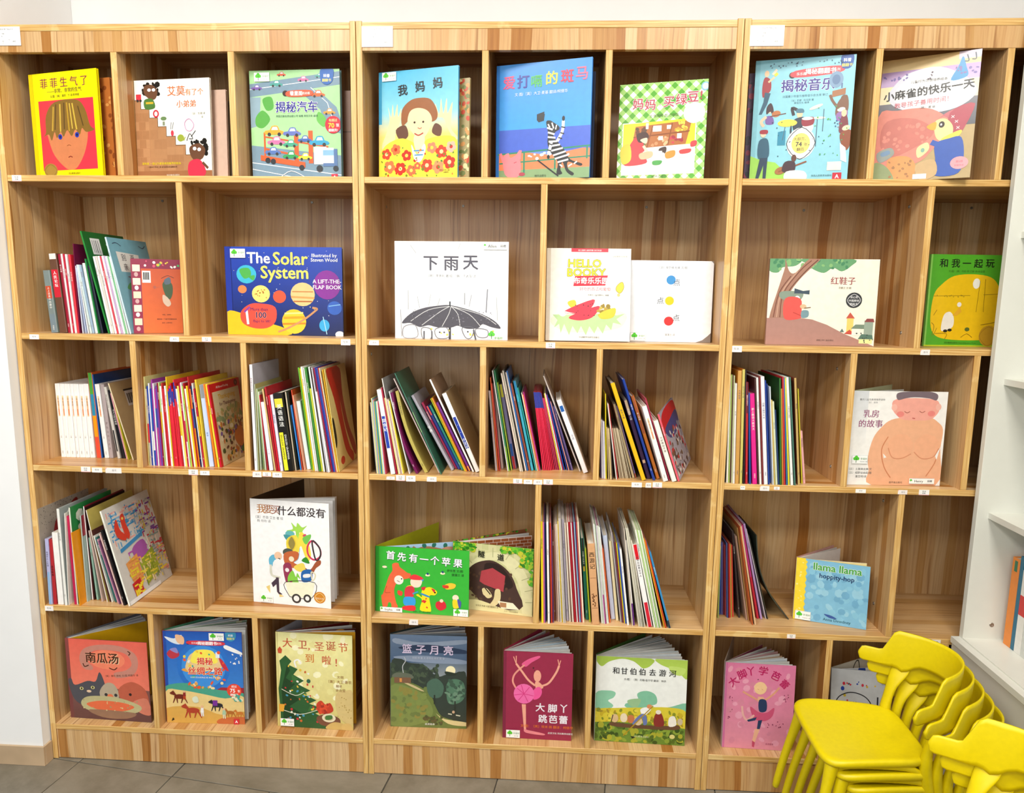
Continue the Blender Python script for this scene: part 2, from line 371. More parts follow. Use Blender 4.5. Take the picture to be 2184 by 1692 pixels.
FRONT={
'sophie':(0.0564,0.0700,'s1',-13.93,-0.15,0.2548,0.2953),
'elmo':(0.3677,0.0700,'s1',-6.92,1.47,0.2428,0.2807),
'cars':(0.7209,0.0700,'s1',-3.55,0.00,0.2713,0.3049),
'mum':(1.0980,0.0700,'s1',-15.24,1.27,0.2481,0.3006),
'zebra':(1.4403,0.0700,'s1',-16.04,0.17,0.2774,0.3158),
'beans':(1.7888,0.0700,'s1',-13.69,3.42,0.2424,0.2686),
'music':(2.1648,0.0700,'s1',-12.25,0.49,0.2566,0.3276),
'sparrow':(2.5088,0.0700,'s1',-25.75,5.34,0.2312,0.3341),
'solar':(0.6054,0.1097,'s2',-1.99,0.24,0.3686,0.2684),
'rain':(1.1434,0.0575,'s2',-1.58,0.82,0.3386,0.2861),
'booky':(1.5944,0.0367,'s2',0.81,8.92,0.2465,0.2725),
'dots':(1.8421,0.0786,'s2',2.84,1.46,0.2441,0.2391),
'shoes':(2.2378,0.0611,'s2',-1.80,1.39,0.3054,0.2473),
'play':(2.7115,0.1058,'s2',4.65,0.74,0.2174,0.2673),
'boob':(2.4922,0.0287,'s3',2.97,0.84,0.2725,0.2789),
'buy':(0.6648,0.0801,'s4',-6.87,0.29,0.2666,0.3459),
'apple':(1.0744,0.0463,'s4',-3.44,2.75,0.2984,0.2114),
'tunnel':(1.3127,0.0931,'s4',-10.69,1.99,0.2626,0.2193),
'llama':(2.3931,0.1010,'s4',-17.06,5.90,0.2067,0.1954),
'pumpkin':(0.0451,0.0385,'s5',-1.83,0.25,0.2804,0.2797),
'silk':(0.3757,0.0347,'s5',1.95,0.86,0.2578,0.3192),
'xmas':(0.7443,0.0441,'s5',-1.55,1.37,0.2522,0.3243),
'moon':(1.1122,0.0693,'s5',1.09,1.87,0.2490,0.3171),
'dancer':(1.4836,0.0382,'s5',-0.67,1.04,0.2192,0.2948),
'river':(1.7774,0.0449,'s5',-1.44,3.60,0.2844,0.2808),
'pink':(2.1803,0.0409,'s5',-1.55,3.01,0.2137,0.2799),
'talk':(2.5131,0.0419,'s5',-5.39,8.50,0.1680,0.2634),
}
LEAVES={
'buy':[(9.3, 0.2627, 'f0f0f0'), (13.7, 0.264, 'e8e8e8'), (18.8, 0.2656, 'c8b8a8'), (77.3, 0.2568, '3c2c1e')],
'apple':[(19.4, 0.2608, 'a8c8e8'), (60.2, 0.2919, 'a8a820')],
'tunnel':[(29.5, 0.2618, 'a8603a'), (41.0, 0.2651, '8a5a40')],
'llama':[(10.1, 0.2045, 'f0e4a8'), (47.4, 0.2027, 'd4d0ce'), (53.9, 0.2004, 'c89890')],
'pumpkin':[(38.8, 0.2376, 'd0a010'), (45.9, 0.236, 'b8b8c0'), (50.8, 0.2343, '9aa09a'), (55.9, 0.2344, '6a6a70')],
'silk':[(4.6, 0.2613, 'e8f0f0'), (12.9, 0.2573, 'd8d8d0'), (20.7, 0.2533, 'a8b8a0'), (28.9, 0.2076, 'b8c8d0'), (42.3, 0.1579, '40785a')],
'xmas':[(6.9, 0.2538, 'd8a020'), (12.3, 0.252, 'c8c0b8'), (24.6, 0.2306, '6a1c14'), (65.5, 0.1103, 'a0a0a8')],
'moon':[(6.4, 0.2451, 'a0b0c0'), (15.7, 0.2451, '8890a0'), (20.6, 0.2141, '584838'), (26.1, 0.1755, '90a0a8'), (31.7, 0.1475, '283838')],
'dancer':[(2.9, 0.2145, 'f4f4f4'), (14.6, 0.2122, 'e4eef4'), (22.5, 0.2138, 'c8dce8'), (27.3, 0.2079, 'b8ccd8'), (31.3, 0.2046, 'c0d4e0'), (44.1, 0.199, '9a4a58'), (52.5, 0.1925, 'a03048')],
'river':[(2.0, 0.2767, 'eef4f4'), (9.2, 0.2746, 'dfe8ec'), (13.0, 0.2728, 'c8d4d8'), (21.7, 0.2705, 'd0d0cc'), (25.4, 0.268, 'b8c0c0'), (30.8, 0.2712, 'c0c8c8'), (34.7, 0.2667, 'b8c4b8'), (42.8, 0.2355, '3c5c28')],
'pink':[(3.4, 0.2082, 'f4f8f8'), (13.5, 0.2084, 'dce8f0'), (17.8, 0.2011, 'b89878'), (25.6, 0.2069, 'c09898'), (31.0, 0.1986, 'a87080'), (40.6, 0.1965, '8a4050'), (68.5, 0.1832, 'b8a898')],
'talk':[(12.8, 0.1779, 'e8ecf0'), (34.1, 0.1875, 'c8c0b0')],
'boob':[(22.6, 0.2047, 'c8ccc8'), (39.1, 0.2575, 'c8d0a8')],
}
STK=[(0.0470,1.8541,0.0284,0.0184),(0.0588,1.3941,0.0293,0.0126),(0.4918,1.3912,0.0287,0.0125),(0.5904,1.3888,0.0285,0.0125),(1.0087,1.3890,0.0279,0.0179),(1.0931,1.3880,0.0292,0.0124),(1.6097,1.3866,0.0271,0.0162),(2.1399,1.3899,0.0302,0.0187),(2.6630,1.3906,0.0256,0.0131),(0.1875,0.9830,0.0299,0.0148),(0.2234,0.9831,0.0329,0.0134),(0.2756,0.9817,0.0507,0.0148),(0.5278,0.9857,0.0295,0.0162),(0.5637,0.9818,0.0294,0.0118),(0.7266,0.9837,0.0277,0.0147),(0.7572,0.9832,0.0262,0.0118),(0.7892,0.9841,0.0291,0.0132),(1.1374,0.9800,0.0257,0.0087),(1.1674,0.9837,0.0270,0.0160),(1.1987,0.9831,0.0285,0.0160),(1.2620,0.9849,0.0297,0.0130),(1.5206,0.9828,0.0266,0.0130),(1.5514,0.9815,0.0252,0.0115),(1.5807,0.9823,0.0265,0.0129),(1.6115,0.9803,0.0279,0.0143),(1.8733,0.9807,0.0303,0.0129),(1.9073,0.9811,0.0165,0.0129),(1.9337,0.9812,0.0274,0.0143),(2.1820,0.9781,0.0135,0.0099),(2.2452,0.9842,0.0270,0.0127),(2.2802,0.9852,0.0161,0.0085),(2.5202,0.9829,0.0293,0.0098),(2.6389,0.9821,0.0264,0.0112),(2.6993,0.9819,0.0290,0.0140),(0.0308,0.5236,0.0280,0.0143),(1.2041,0.5266,0.0279,0.0154),(2.3540,0.5207,0.0249,0.0120),(2.7780,0.5197,0.0271,0.0134)]
TAGS=[(0.0067,2.2645,0.0944,2.2142),(1.0718,2.2595,1.1585,2.2057),(2.1254,2.2557,2.2152,2.2034)]
BSCREW=[(1.3137, 1.8218), (1.9125, 1.8223), (0.2954, 1.8316), (0.8074, 1.8297), (2.4144, 1.8159), (2.935, 1.8269)]
CAL={'t': 0.01811, 'top': 2.27067, 'hb': 2.19656, 's1': 1.86002, 's2': 1.40006, 's3': 0.99309, 's4': 0.53462, 's5': 0.12318, 'D': 0.32975, 'a2': 0.00137, 'a3a': 0.00528, 'a3b': -0.00225}
CAMM=[[0.9984603, 0.0537773, 0.0136006], [0.0211989, -0.1433541, -0.9894444], [-0.0512599, 0.9882093, -0.1442734]]
CAMC=[1.6043, -2.00539, 1.53174];FPX=1476.3763
UX=[0.0, 1.05372, 2.11018];UW=1.05600
#mag 1.17
FRONT['mag']=(0.3594,0.0719,'s2',25.96,7.39,0.1073,0.2291)
FRONT['mag']=(.3330,.0590,'s2',26,7.4,.1370,.2291)
LEAVES['solar']=[(3,.36,'101828'),(6.5,.358,'182038'),(10,.355,'0c1020')]

T=CAL['t']; D=CAL['D']; SZ={k:CAL[k] for k in('s1','s2','s3','s4','s5')}
# ---------------------------------------------------------------- camera, world, lights, exposure
cam=bpy.data.objects.new('camera',bpy.data.cameras.new('camera')); COL.objects.link(cam); SC.camera=cam
_m=CAMM; cam.matrix_world=Matrix(((_m[0][0],-_m[1][0],-_m[2][0],CAMC[0]),(_m[0][1],-_m[1][1],-_m[2][1],CAMC[1]),(_m[0][2],-_m[1][2],-_m[2][2],CAMC[2]),(0,0,0,1)))
cam.data.sensor_fit='HORIZONTAL'; cam.data.sensor_width=36; cam.data.lens=FPX*36/2184; cam.data.clip_start=.02
world=bpy.data.worlds.new('world'); SC.world=world; world.use_nodes=True
world.node_tree.nodes['Background'].inputs[0].default_value=(.86,.93,1,1); world.node_tree.nodes['Background'].inputs[1].default_value=0.07
def area(name,loc,target,sx,sy,power,col=(1,1,1)):
    l=bpy.data.lights.new(name,'AREA'); l.shape='RECTANGLE'; l.size=sx; l.size_y=sy; l.energy=power; l.color=col
    o=bpy.data.objects.new(name,l); COL.objects.link(o); o.location=loc
    o.rotation_euler=(Vector(target)-Vector(loc)).to_track_quat('-Z','Y').to_euler(); return o
area('window_daylight',(0.3,-4.6,2.0),(1.5,0,1.1),2.6,1.9,38,(.95,.98,1))
for i,(x,y) in enumerate([(0.5,-1.25),(2.3,-1.25),(0.5,-2.7),(2.3,-2.7)]):
    area('ceiling_panel',(x,y,2.93),(x,y,0),.6,.6,[27,20,29,23][i],(1,.95,.87))
SC.view_settings.view_transform='Standard'; SC.view_settings.look='None'; SC.view_settings.gamma=1; SC.view_settings.use_curve_mapping=False
SC.view_settings.exposure=0.57
# ---------------------------------------------------------------- helpers
def lin(h):
    if isinstance(h,tuple): return h
    c=[int(h[i:i+2],16)/255 for i in (0,2,4)]
    return tuple((v/12.92 if v<=.04045 else ((v+.055)/1.055)**2.4) for v in c)
def mesh_obj(name,V,F,mats,parent=None,fm=None,uv=None,col=None,smooth=False):
    me=bpy.data.meshes.new(name); me.from_pydata(V,[],F)
    for m in mats: me.materials.append(m)
    if fm: me.polygons.foreach_set('material_index',fm)
    if uv:
        l=me.uv_layers.new(name='UVMap'); l.data.foreach_set('uv',[c for f in uv for p in f for c in p])
    if col:
        a=me.color_attributes.new('Col','FLOAT_COLOR','CORNER'); fl=[]
        for f,c in zip(F,col):
            if isinstance(c,list):
                for k in c: fl+=[k[0],k[1],k[2],1]
            else: fl+=[c[0],c[1],c[2],1]*len(f)
        a.data.foreach_set('color',fl)
    if smooth: me.polygons.foreach_set('use_smooth',[True]*len(F))
    me.update(); o=bpy.data.objects.new(name,me); COL.objects.link(o)
    if parent: o.parent=parent
    return o
def empty(name,loc,rz=0,ry=0):
    o=bpy.data.objects.new(name,None); o.empty_display_size=.05; COL.objects.link(o); o.location=loc; o.rotation_euler=(0,ry,rz); return o
def tag(o,label=None,cat=None,group=None,kind=None):
    for k,v in (('label',label),('category',cat),('group',group),('kind',kind)):
        if v: o[k]=v
    return o
class N:
    def __init__(s,name,rough=.5,spec=.5):
        s.m=bpy.data.materials.new(name); s.m.use_nodes=True; s.t=s.m.node_tree; s.b=s.t.nodes['Principled BSDF']
        s.b.inputs['Roughness'].default_value=rough; s.b.inputs['Specular IOR Level'].default_value=spec
    def n(s,typ,**k):
        x=s.t.nodes.new(typ)
        for a,v in k.items():
            if a[0]=='_': x.inputs[int(a[1:]) if a[1:].isdigit() else a[1:].replace('_',' ')].default_value=v
            else: setattr(x,a,v)
        return x
    def l(s,a,b): s.t.links.new(a,b)
    def math(s,op,a,b=None,c=None):
        x=s.n('ShaderNodeMath',operation=op)
        for i,v in enumerate((a,b,c)):
            if v is None: continue
            if hasattr(v,'is_linked'): s.l(v,x.inputs[i])
            else: x.inputs[i].default_value=v
        return x.outputs[0]
    def ramp(s,fac,stops,interp='LINEAR'):
        x=s.n('ShaderNodeValToRGB'); x.color_ramp.interpolation=interp; e=x.color_ramp.elements
        while len(e)<len(stops): e.new(.5)
        for k,(p,c) in zip(e,stops): k.position=p; c=lin(c); k.color=(*c,1)
        s.l(fac,x.inputs[0]); return x.outputs[0]
    def mix(s,fac,a,b,mode='MIX'):
        x=s.n('ShaderNodeMix',data_type='RGBA',blend_type=mode)
        for i,v in ((0,fac),(6,a),(7,b)):
            if hasattr(v,'is_linked'): s.l(v,x.inputs[i])
            else: x.inputs[i].default_value=v if i==0 else (*lin(v),1)
        return x.outputs[2]
    def base(s,c):
        if hasattr(c,'is_linked'): s.l(c,s.b.inputs['Base Color'])
        else: s.b.inputs['Base Color'].default_value=(*lin(c),1)
    def bump(s,h,strength=.2,dist=.001):
        x=s.n('ShaderNodeBump'); x.inputs['Strength'].default_value=strength; x.inputs['Distance'].default_value=dist
        s.l(h,x.inputs['Height']); s.l(x.outputs[0],s.b.inputs['Normal'])
def plain(name,c,rough=.5,spec=.5,var=.04,scale=30,bump=0):
    s=N(name,rough,spec); tc=s.n('ShaderNodeTexCoord'); nz=s.n('ShaderNodeTexNoise'); nz.inputs['Scale'].default_value=scale; s.l(tc.outputs['Object'],nz.inputs['Vector'])
    a=tuple(v*(1-var) for v in lin(c)); b=tuple(min(1,v*(1+var)) for v in lin(c))
    s.base(s.ramp(nz.outputs[0],[(.3,a),(.7,b)]))
    if bump: s.bump(nz.outputs[0],bump)
    return s.m
def wood(name,dark=1.0,strips=True):
    s=N(name,.33,.45); uvn=s.n('ShaderNodeUVMap'); uvn.uv_map='UVMap'; sp=s.n('ShaderNodeSeparateXYZ'); s.l(uvn.outputs[0],sp.inputs[0]); u,v=sp.outputs[0],sp.outputs[1]
    def vec(a,b):
        c=s.n('ShaderNodeCombineXYZ'); s.l(a,c.inputs[0]); s.l(b,c.inputs[1]); return c.outputs[0]
    w=s.n('ShaderNodeTexNoise',noise_dimensions='2D'); w.inputs['Scale'].default_value=1; w.inputs['Detail'].default_value=1; s.l(vec(s.math('MULTIPLY',u,6),s.math('MULTIPLY',v,3.2)),w.inputs['Vector'])
    uw=s.math('MULTIPLY_ADD',w.outputs[0],.020,u)
    vo=s.n('ShaderNodeTexVoronoi',voronoi_dimensions='1D'); vo.inputs['Scale'].default_value=32; s.l(uw,vo.inputs['W'])
    r1=s.n('ShaderNodeSeparateColor'); s.l(vo.outputs['Color'],r1.inputs[0])
    basec=s.ramp(r1.outputs[0],[(0,'e2be92'),(.3,'ebcba2'),(.55,'f3d9b4'),(.8,'dcb685'),(1,'bd8a5a')])
    f=s.n('ShaderNodeTexNoise',noise_dimensions='2D'); f.inputs['Scale'].default_value=1; f.inputs['Detail'].default_value=4; f.inputs['Roughness'].default_value=.65
    s.l(vec(s.math('MULTIPLY',uw,170),s.math('MULTIPLY',v,4)),f.inputs['Vector'])
    c=s.mix(.55,basec,s.ramp(f.outputs[0],[(.28,'c49c74'),(.45,'ecd2ac'),(.7,'fff4dc')]),'MULTIPLY')
    c=s.mix(s.math('MULTIPLY',.9,1.0),c,c)
    g=s.n('ShaderNodeTexNoise',noise_dimensions='2D'); g.inputs['Scale'].default_value=1; g.inputs['Detail'].default_value=2
    s.l(vec(s.math('MULTIPLY',uw,75),s.math('MULTIPLY',v,2.0)),g.inputs['Vector'])
    st=s.ramp(g.outputs[0],[(.0,'000000'),(.64,'000000'),(.74,'ffffff'),(.8,'ffffff')])
    c=s.mix(s.math('MULTIPLY',st,.55),c,'8f5a30')
    h=s.n('ShaderNodeTexNoise',noise_dimensions='2D'); h.inputs['Scale'].default_value=1
    s.l(vec(s.math('MULTIPLY',uw,20),s.math('MULTIPLY',v,1.0)),h.inputs['Vector'])
    c=s.mix(s.ramp(h.outputs[0],[(.35,'000000'),(.7,'606060')]),c,'c88f5a')
    bc=s.n('ShaderNodeHueSaturation'); bc.inputs['Value'].default_value=dark; bc.inputs['Saturation'].default_value=1.09; s.l(c,bc.inputs['Color'])
    s.base(bc.outputs[0]); return s.m
WOOD=wood('laminate_wood',.80)
def band():
    s=N('edge_banding',.38,.45); uvn=s.n('ShaderNodeUVMap'); uvn.uv_map='UVMap'; sp=s.n('ShaderNodeSeparateXYZ'); s.l(uvn.outputs[0],sp.inputs[0])
    c=s.n('ShaderNodeCombineXYZ'); s.l(s.math('MULTIPLY',sp.outputs[0],260),c.inputs[0]); s.l(s.math('MULTIPLY',sp.outputs[1],7),c.inputs[1])
    f=s.n('ShaderNodeTexNoise',noise_dimensions='2D'); f.inputs['Scale'].default_value=1; f.inputs['Detail'].default_value=3; s.l(c.outputs[0],f.inputs['Vector'])
    k=s.ramp(f.outputs[0],[(.3,'c3944f'),(.5,'d6ab68'),(.72,'e8c684')])
    d=s.n('ShaderNodeTexNoise',noise_dimensions='2D'); d.inputs['Scale'].default_value=9; d.inputs['Detail'].default_value=5; s.l(uvn.outputs[0],d.inputs['Vector'])
    s.base(s.mix(s.ramp(d.outputs[0],[(.66,'000000'),(.70,'909090')]),k,'f4dfa4')); return s.m
BAND=band()
def printm():
    s=N('printed_cover',.32,.5); a=s.n('ShaderNodeVertexColor'); a.layer_name='Col'
    tc=s.n('ShaderNodeTexCoord'); nz=s.n('ShaderNodeTexNoise'); nz.inputs['Scale'].default_value=60; nz.inputs['Detail'].default_value=4; s.l(tc.outputs['Object'],nz.inputs['Vector'])
    s.base(s.mix(1.0,a.outputs[0],s.ramp(nz.outputs[0],[(.3,'f7f7f7'),(.65,'ffffff')]),'MULTIPLY')); return s.m
PRINT=printm()
def paperm():
    s=N('page_edges',.75,.2); tc=s.n('ShaderNodeTexCoord'); mp=s.n('ShaderNodeMapping'); mp.inputs['Scale'].default_value=(1400,3,3); s.l(tc.outputs['Object'],mp.inputs[0])
    nz=s.n('ShaderNodeTexNoise'); nz.inputs['Scale'].default_value=1; s.l(mp.outputs[0],nz.inputs['Vector']); s.base(s.ramp(nz.outputs[0],[(.35,'b8ad9c'),(.6,'e4ddd0')])); return s.m
PAPER=paperm()
WHITE=plain('white_melamine','dcddd4',.35,.4,.01)
YEL=plain('yellow_plastic','dcc800',.42,.45,.03,90,.05)
PAINT=plain('white_wall_paint','f1f2f2',.85,.2,.012,8,.03)
SKIRT=plain('beige_skirting_tile','c2a888',.4,.4,.12,9)
def tilem():
    s=N('grey_floor_tile',.38,.4); tc=s.n('ShaderNodeTexCoord'); nz=s.n('ShaderNodeTexNoise'); nz.inputs['Scale'].default_value=7; nz.inputs['Detail'].default_value=7; nz.inputs['Roughness'].default_value=.65; s.l(tc.outputs['Object'],nz.inputs['Vector'])
    s.base(s.ramp(nz.outputs[0],[(.3,'676051'),(.55,'7f786a'),(.8,'8f887a')])); s.bump(nz.outputs[0],.15); return s.m
TILE=tilem(); GROUT=plain('dark_grout','4c4942',.9,.1,.1,60)
METAL=plain('zinc_screw','9a968c',.35,.6,.1); METAL.node_tree.nodes['Principled BSDF'].inputs['Metallic'].default_value=.7
# ---------------------------------------------------------------- boards
def board(name,b,grain,parent,front=True,mat=None,ch=.0011):
    """box (x0,x1,y0,y1,z0,z1) with chamfered, edge-banded front; grain axis 0/1/2"""
    x0,x1,y0,y1,z0,z1=b; c=ch
    V=[(x0,y1,z0),(x1,y1,z0),(x1,y1,z1),(x0,y1,z1),(x0,y0+c,z0),(x1,y0+c,z0),(x1,y0+c,z1),(x0,y0+c,z1),(x0+c,y0,z0+c),(x1-c,y0,z0+c),(x1-c,y0,z1-c),(x0+c,y0,z1-c)]
    F=[(0,3,2,1),(4,5,1,0),(7,3,2,6)[::-1],(4,0,3,7),(5,6,2,1),(8,9,10,11),(4,5,9,8),(5,6,10,9),(6,7,11,10),(7,4,8,11)]
    F=[(1,0,3,2)[::1],(0,1,5,4),(7,6,2,3),(4,7,3,0),(5,1,2,6),(8,9,10,11),(4,5,9,8),(5,6,10,9),(6,7,11,10),(7,4,8,11)]
    ou,ov=random.uniform(0,40),random.uniform(0,40)
    ax=[i for i in range(3) if i!=grain]; ln=[x1-x0,y1-y0,z1-z0]
    uv=[]
    for k,f in enumerate(F):
        nrm=1 if k in(0,) or k>=5 else (2 if k in(1,2) else 0)
        o=[i for i in range(3) if i!=nrm]
        if grain in o: ug=[i for i in o if i!=grain][0]; vg=grain
        else: ug,vg=o
        if k>=5 and front:
            vg=max((0,2),key=lambda i:ln[i]); ug=2-vg
        uv.append([(V[i][ug]+ou,V[i][vg]+ov) for i in f])
    fm=[0]*5+[1 if front else 0]*5
    return mesh_obj(name,V,F,[mat or WOOD,mat or BAND],parent,fm,uv)
def box(name,b,mat,parent=None,col=None):
    x0,x1,y0,y1,z0,z1=b; V=[(x0,y0,z0),(x1,y0,z0),(x1,y1,z0),(x0,y1,z0),(x0,y0,z1),(x1,y0,z1),(x1,y1,z1),(x0,y1,z1)]
    F=[(0,3,2,1),(4,5,6,7),(0,1,5,4),(1,2,6,5),(2,3,7,6),(3,0,4,7)]
    return mesh_obj(name,V,F,[mat],parent,col=[col]*6 if col else None)
def disc(name,c,axis,r,mat,parent,depth=.0015,slot=True):
    V=[];F=[];n=14
    def P(a,rr,d):
        u,v=rr*cos(a),rr*sin(a)
        return {0:(c[0]+d,c[1]+u,c[2]+v),1:(c[0]+u,c[1]+d,c[2]+v),2:(c[0]+u,c[1]+v,c[2]+d)}[abs(axis)-1]
    s=1 if axis>0 else -1
    for k,(rr,d) in enumerate(((r,0),(r*.85,depth*s),(r*.4,depth*s),(r*.3,depth*.2*s))):
        V+=[P(2*pi*i/n,rr,d) for i in range(n)]
    for k in range(3): F+=[(k*n+i,k*n+(i+1)%n,(k+1)*n+(i+1)%n,(k+1)*n+i) for i in range(n)]
    F.append(tuple(3*n+i for i in range(n)))
    return mesh_obj(name,V,F,[mat],parent)
# ---------------------------------------------------------------- room shell
def st(o): return tag(o,kind='structure')
YB=.375
st(box('wall_back',(-1.5,3.6,YB,YB+.1,0,3.0),PAINT))
st(box('wall_left',(-1.5,-.004,-.032,YB-.001,0,3.0),PAINT))
st(box('wall_right',(3.172,3.28,-5,YB-.001,0,3.0),PAINT))
st(box('ceiling',(-1.5,3.6,-5,YB+.1,3.001,3.08),PAINT))
bl=st(box('baseboard_left',(-1.5,.0025,-.040,-.0325,.0005,.066),SKIRT))
st(box('baseboard_side',(-.0035,.0035,-.032,-.003,.0005,.066),SKIRT))
fl=st(box('floor',(-1.5,3.6,-5,YB+.1,-.06,-.004),GROUT))
ts=.34; ang=R(-7.5)
def tiles():
    S=ts/2-.0015; c=.0012
    V=[(-S,-S,-.006),(S,-S,-.006),(S,S,-.006),(-S,S,-.006),(-S,-S,-c),(S,-S,-c),(S,S,-c),(-S,S,-c),(-S+c,-S+c,0),(S-c,-S+c,0),(S-c,S-c,0),(-S+c,S-c,0)]
    F=[(0,1,5,4),(1,2,6,5),(2,3,7,6),(3,0,4,7),(4,5,9,8),(5,6,10,9),(6,7,11,10),(7,4,8,11),(8,9,10,11)]
    o0=mesh_obj('tile',V,F,[TILE],fl); n=0
    a=(1.1075,-.145) # a grid corner
    for i in range(-5,7):
        for j in range(-8,3):
            x=a[0]+(i+.5)*ts*cos(ang)-(j+.5)*ts*sin(ang); y=a[1]+(i+.5)*ts*sin(ang)+(j+.5)*ts*cos(ang)
            if not(-.4<x<3.15 and -1.9<y<.36) or (i==-1 and j==0): continue
            o=o0 if n==0 else o0.copy()
            if n: COL.objects.link(o)
            o.location=(x,y,-.0002+random.uniform(-.0002,0)); o.rotation_euler=(0,0,ang); n+=1
            if (i,j)==(-2,0): o.scale.x=2.0; o.location.x+=ts/2*cos(ang); o.location.y+=ts/2*sin(ang)
tiles()
# ---------------------------------------------------------------- wooden bookcases
seam=[0,1.0548,2.10995,3.1665]
names=['left','middle','right']
cases=[]
ROW=[('top','s1',(1/3,2/3)),('s1','s2',(1/2,)),('s2','s3',(1/3,2/3)),('s3','s4',(1/2,)),('s4','s5',(1/3,2/3))]
def divx(u,fr,n,i):
    off={(2,1):CAL['a2'],(3,1):CAL['a3a'],(3,2):CAL['a3b']}[(n,i)]
    iw=(UW-2*T-(n-1)*T)/n; return UX[u]+T+i*iw+(i-.5)*T+off
for u in range(3):
    c=empty('bookcase',(0,0,0)); cases.append(c)
    tag(c,['light wood bookcase against the white pillar at the left','light wood bookcase in the middle of the three','light wood bookcase at the right, behind yellow chairs and white unit'][u],'bookcase','three matching wooden bookcases')
    xl,xr=UX[u]+T,UX[u]+UW-T; ol=seam[u]+(.0008 if u else .0005); orr=seam[u+1]-.0008
    zt=CAL['top']
    for a,b in((ol,xl),(xr,orr)): board('side_panel',(a,b,0,D,0.0,zt+.003),2,c)
    board('top_panel',(xl,xr,.0012,D,zt-T,zt),0,c)
    board('header_panel',(xl,xr,.002,.018,CAL['hb'],zt-T-.0004),2,c,False,ch=.0006)
    for k,s in enumerate(('s1','s2','s3','s4','s5')):
        board('shelf',(xl,xr,.0012,D,SZ[s]-T,SZ[s]),1 if s=='s5' else 0,c)
    for zt_,zb_,fr in ROW:
        n=len(fr)+1; z1=(zt-T if zt_=='top' else SZ[zt_]-T); z0=SZ[zb_]
        for i in range(1,n):
            x=divx(u,None,n,i)
            if zt_=='top':
                board('divider',(x-T/2,x+T/2,.0186,D,z0,z1),2,c); board('divider_edge',(x-T/2,x+T/2,.0016,.0184,z0,CAL['hb']-.0003),2,c)
            else: board('divider',(x-T/2,x+T/2,.0016,D,z0,z1),2,c)
    board('plinth_panel',(xl,xr,.004,.020,.002,SZ['s5']-T-.0004),2,c,False,ch=.0006)
    board('back_panel',(ol,orr,D+.0003,D+.008,.003,zt),2,c,False)
for x,z in BSCREW:
    disc('screw',(x,D,z),-2,.0045,METAL,cases[min(2,int(x/1.055))],.002)
for u,x,y,z,ax in [(2,divx(2,0,2,1)-T/2,.10,1.80,-1),(2,divx(2,0,2,1)-T/2,.08,1.44,-1),(2,divx(2,0,3,1)-T/2,.09,1.33,-1),(2,divx(2,0,3,1)-T/2,.08,1.035,-1),(2,divx(2,0,2,1)-T/2,.09,.93,-1),(2,divx(2,0,2,1)-T/2,.09,.60,-1),(0,divx(0,0,3,2)+T/2,.12,1.90,1),(1,UX[1]+T,.27,1.81,1),(1,UX[1]+T,.05,1.352,1)]:
    disc('cam_screw',(x,y,z),ax,.0055,METAL,cases[u],.0012)
# ---------------------------------------------------------------- printed artwork (flat print on covers)
TXT={}; _pend=set()
def bake_text():
    obs=[]
    for s,b in sorted(_pend):
        cu=bpy.data.curves.new('t','FONT'); cu.body=s; cu.resolution_u=2 if len(s)<14 else 1; cu.align_x='CENTER'
        o=bpy.data.objects.new('t',cu); COL.objects.link(o); obs.append((s,b,o))
    dg=bpy.context.evaluated_depsgraph_get()
    for s,b,o in obs:
        me=o.evaluated_get(dg).to_mesh(); me.calc_loop_triangles()
        V=[(v.co.x,v.co.y) for v in me.vertices]; F=[]
        for t in me.loop_triangles:
            a,b_,c=t.vertices
            A,B,C_=V[a],V[b_],V[c]
            F.append((a,b_,c) if (B[0]-A[0])*(C_[1]-A[1])-(B[1]-A[1])*(C_[0]-A[0])>0 else (a,c,b_))
        SH=([(0,0)],[(-.012,0),(.012,0)],[(-.022,0),(.022,0),(0,.018),(0,-.018)],[(.05*cos(q*pi/4),.05*sin(q*pi/4)) for q in range(8)])[b]
        W_=[(x_+dx,y_+dy,q_*.3) for q_,(dx,dy) in enumerate(SH) for x_,y_ in V]; n_=len(V)
        TXT[(s,b)]=(W_,[tuple(i+n_*q for i in f) for q in range(len(SH)) for f in F])
    for s,b,o in obs:
        cu=o.data; bpy.data.objects.remove(o); bpy.data.curves.remove(cu)
def clip(P,w,h):
    for ax,lim,sg in((0,0,1),(0,w,-1),(1,0,1),(1,h,-1)):
        Q=[]
        for i in range(len(P)):
            a,b=P[i-1],P[i]; da=(a[ax]-lim)*sg; db=(b[ax]-lim)*sg
            if (da<0)!=(db<0):
                t=da/(da-db); Q.append((a[0]+(b[0]-a[0])*t,a[1]+(b[1]-a[1])*t))
            if db>=0: Q.append(b)
        P=Q
        if len(P)<3: return []
    return P
def smoothp(P,closed=True,k=4):
    n=len(P); out=[]
    rng=range(n) if closed else range(n-1)
    for i in rng:
        g=(lambda j:P[j%n]) if closed else (lambda j:P[max(0,min(n-1,j))])
        p0,p1,p2,p3=g(i-1),g(i),g(i+1),g(i+2)
        for s in range(k):
            t=s/k
            out.append(tuple(.5*((2*p1[d])+(-p0[d]+p2[d])*t+(2*p0[d]-5*p1[d]+4*p2[d]-p3[d])*t*t+(-p0[d]+3*p1[d]-3*p2[d]+p3[d])*t**3) for d in(0,1)))
    if not closed: out.append(P[-1])
    return out
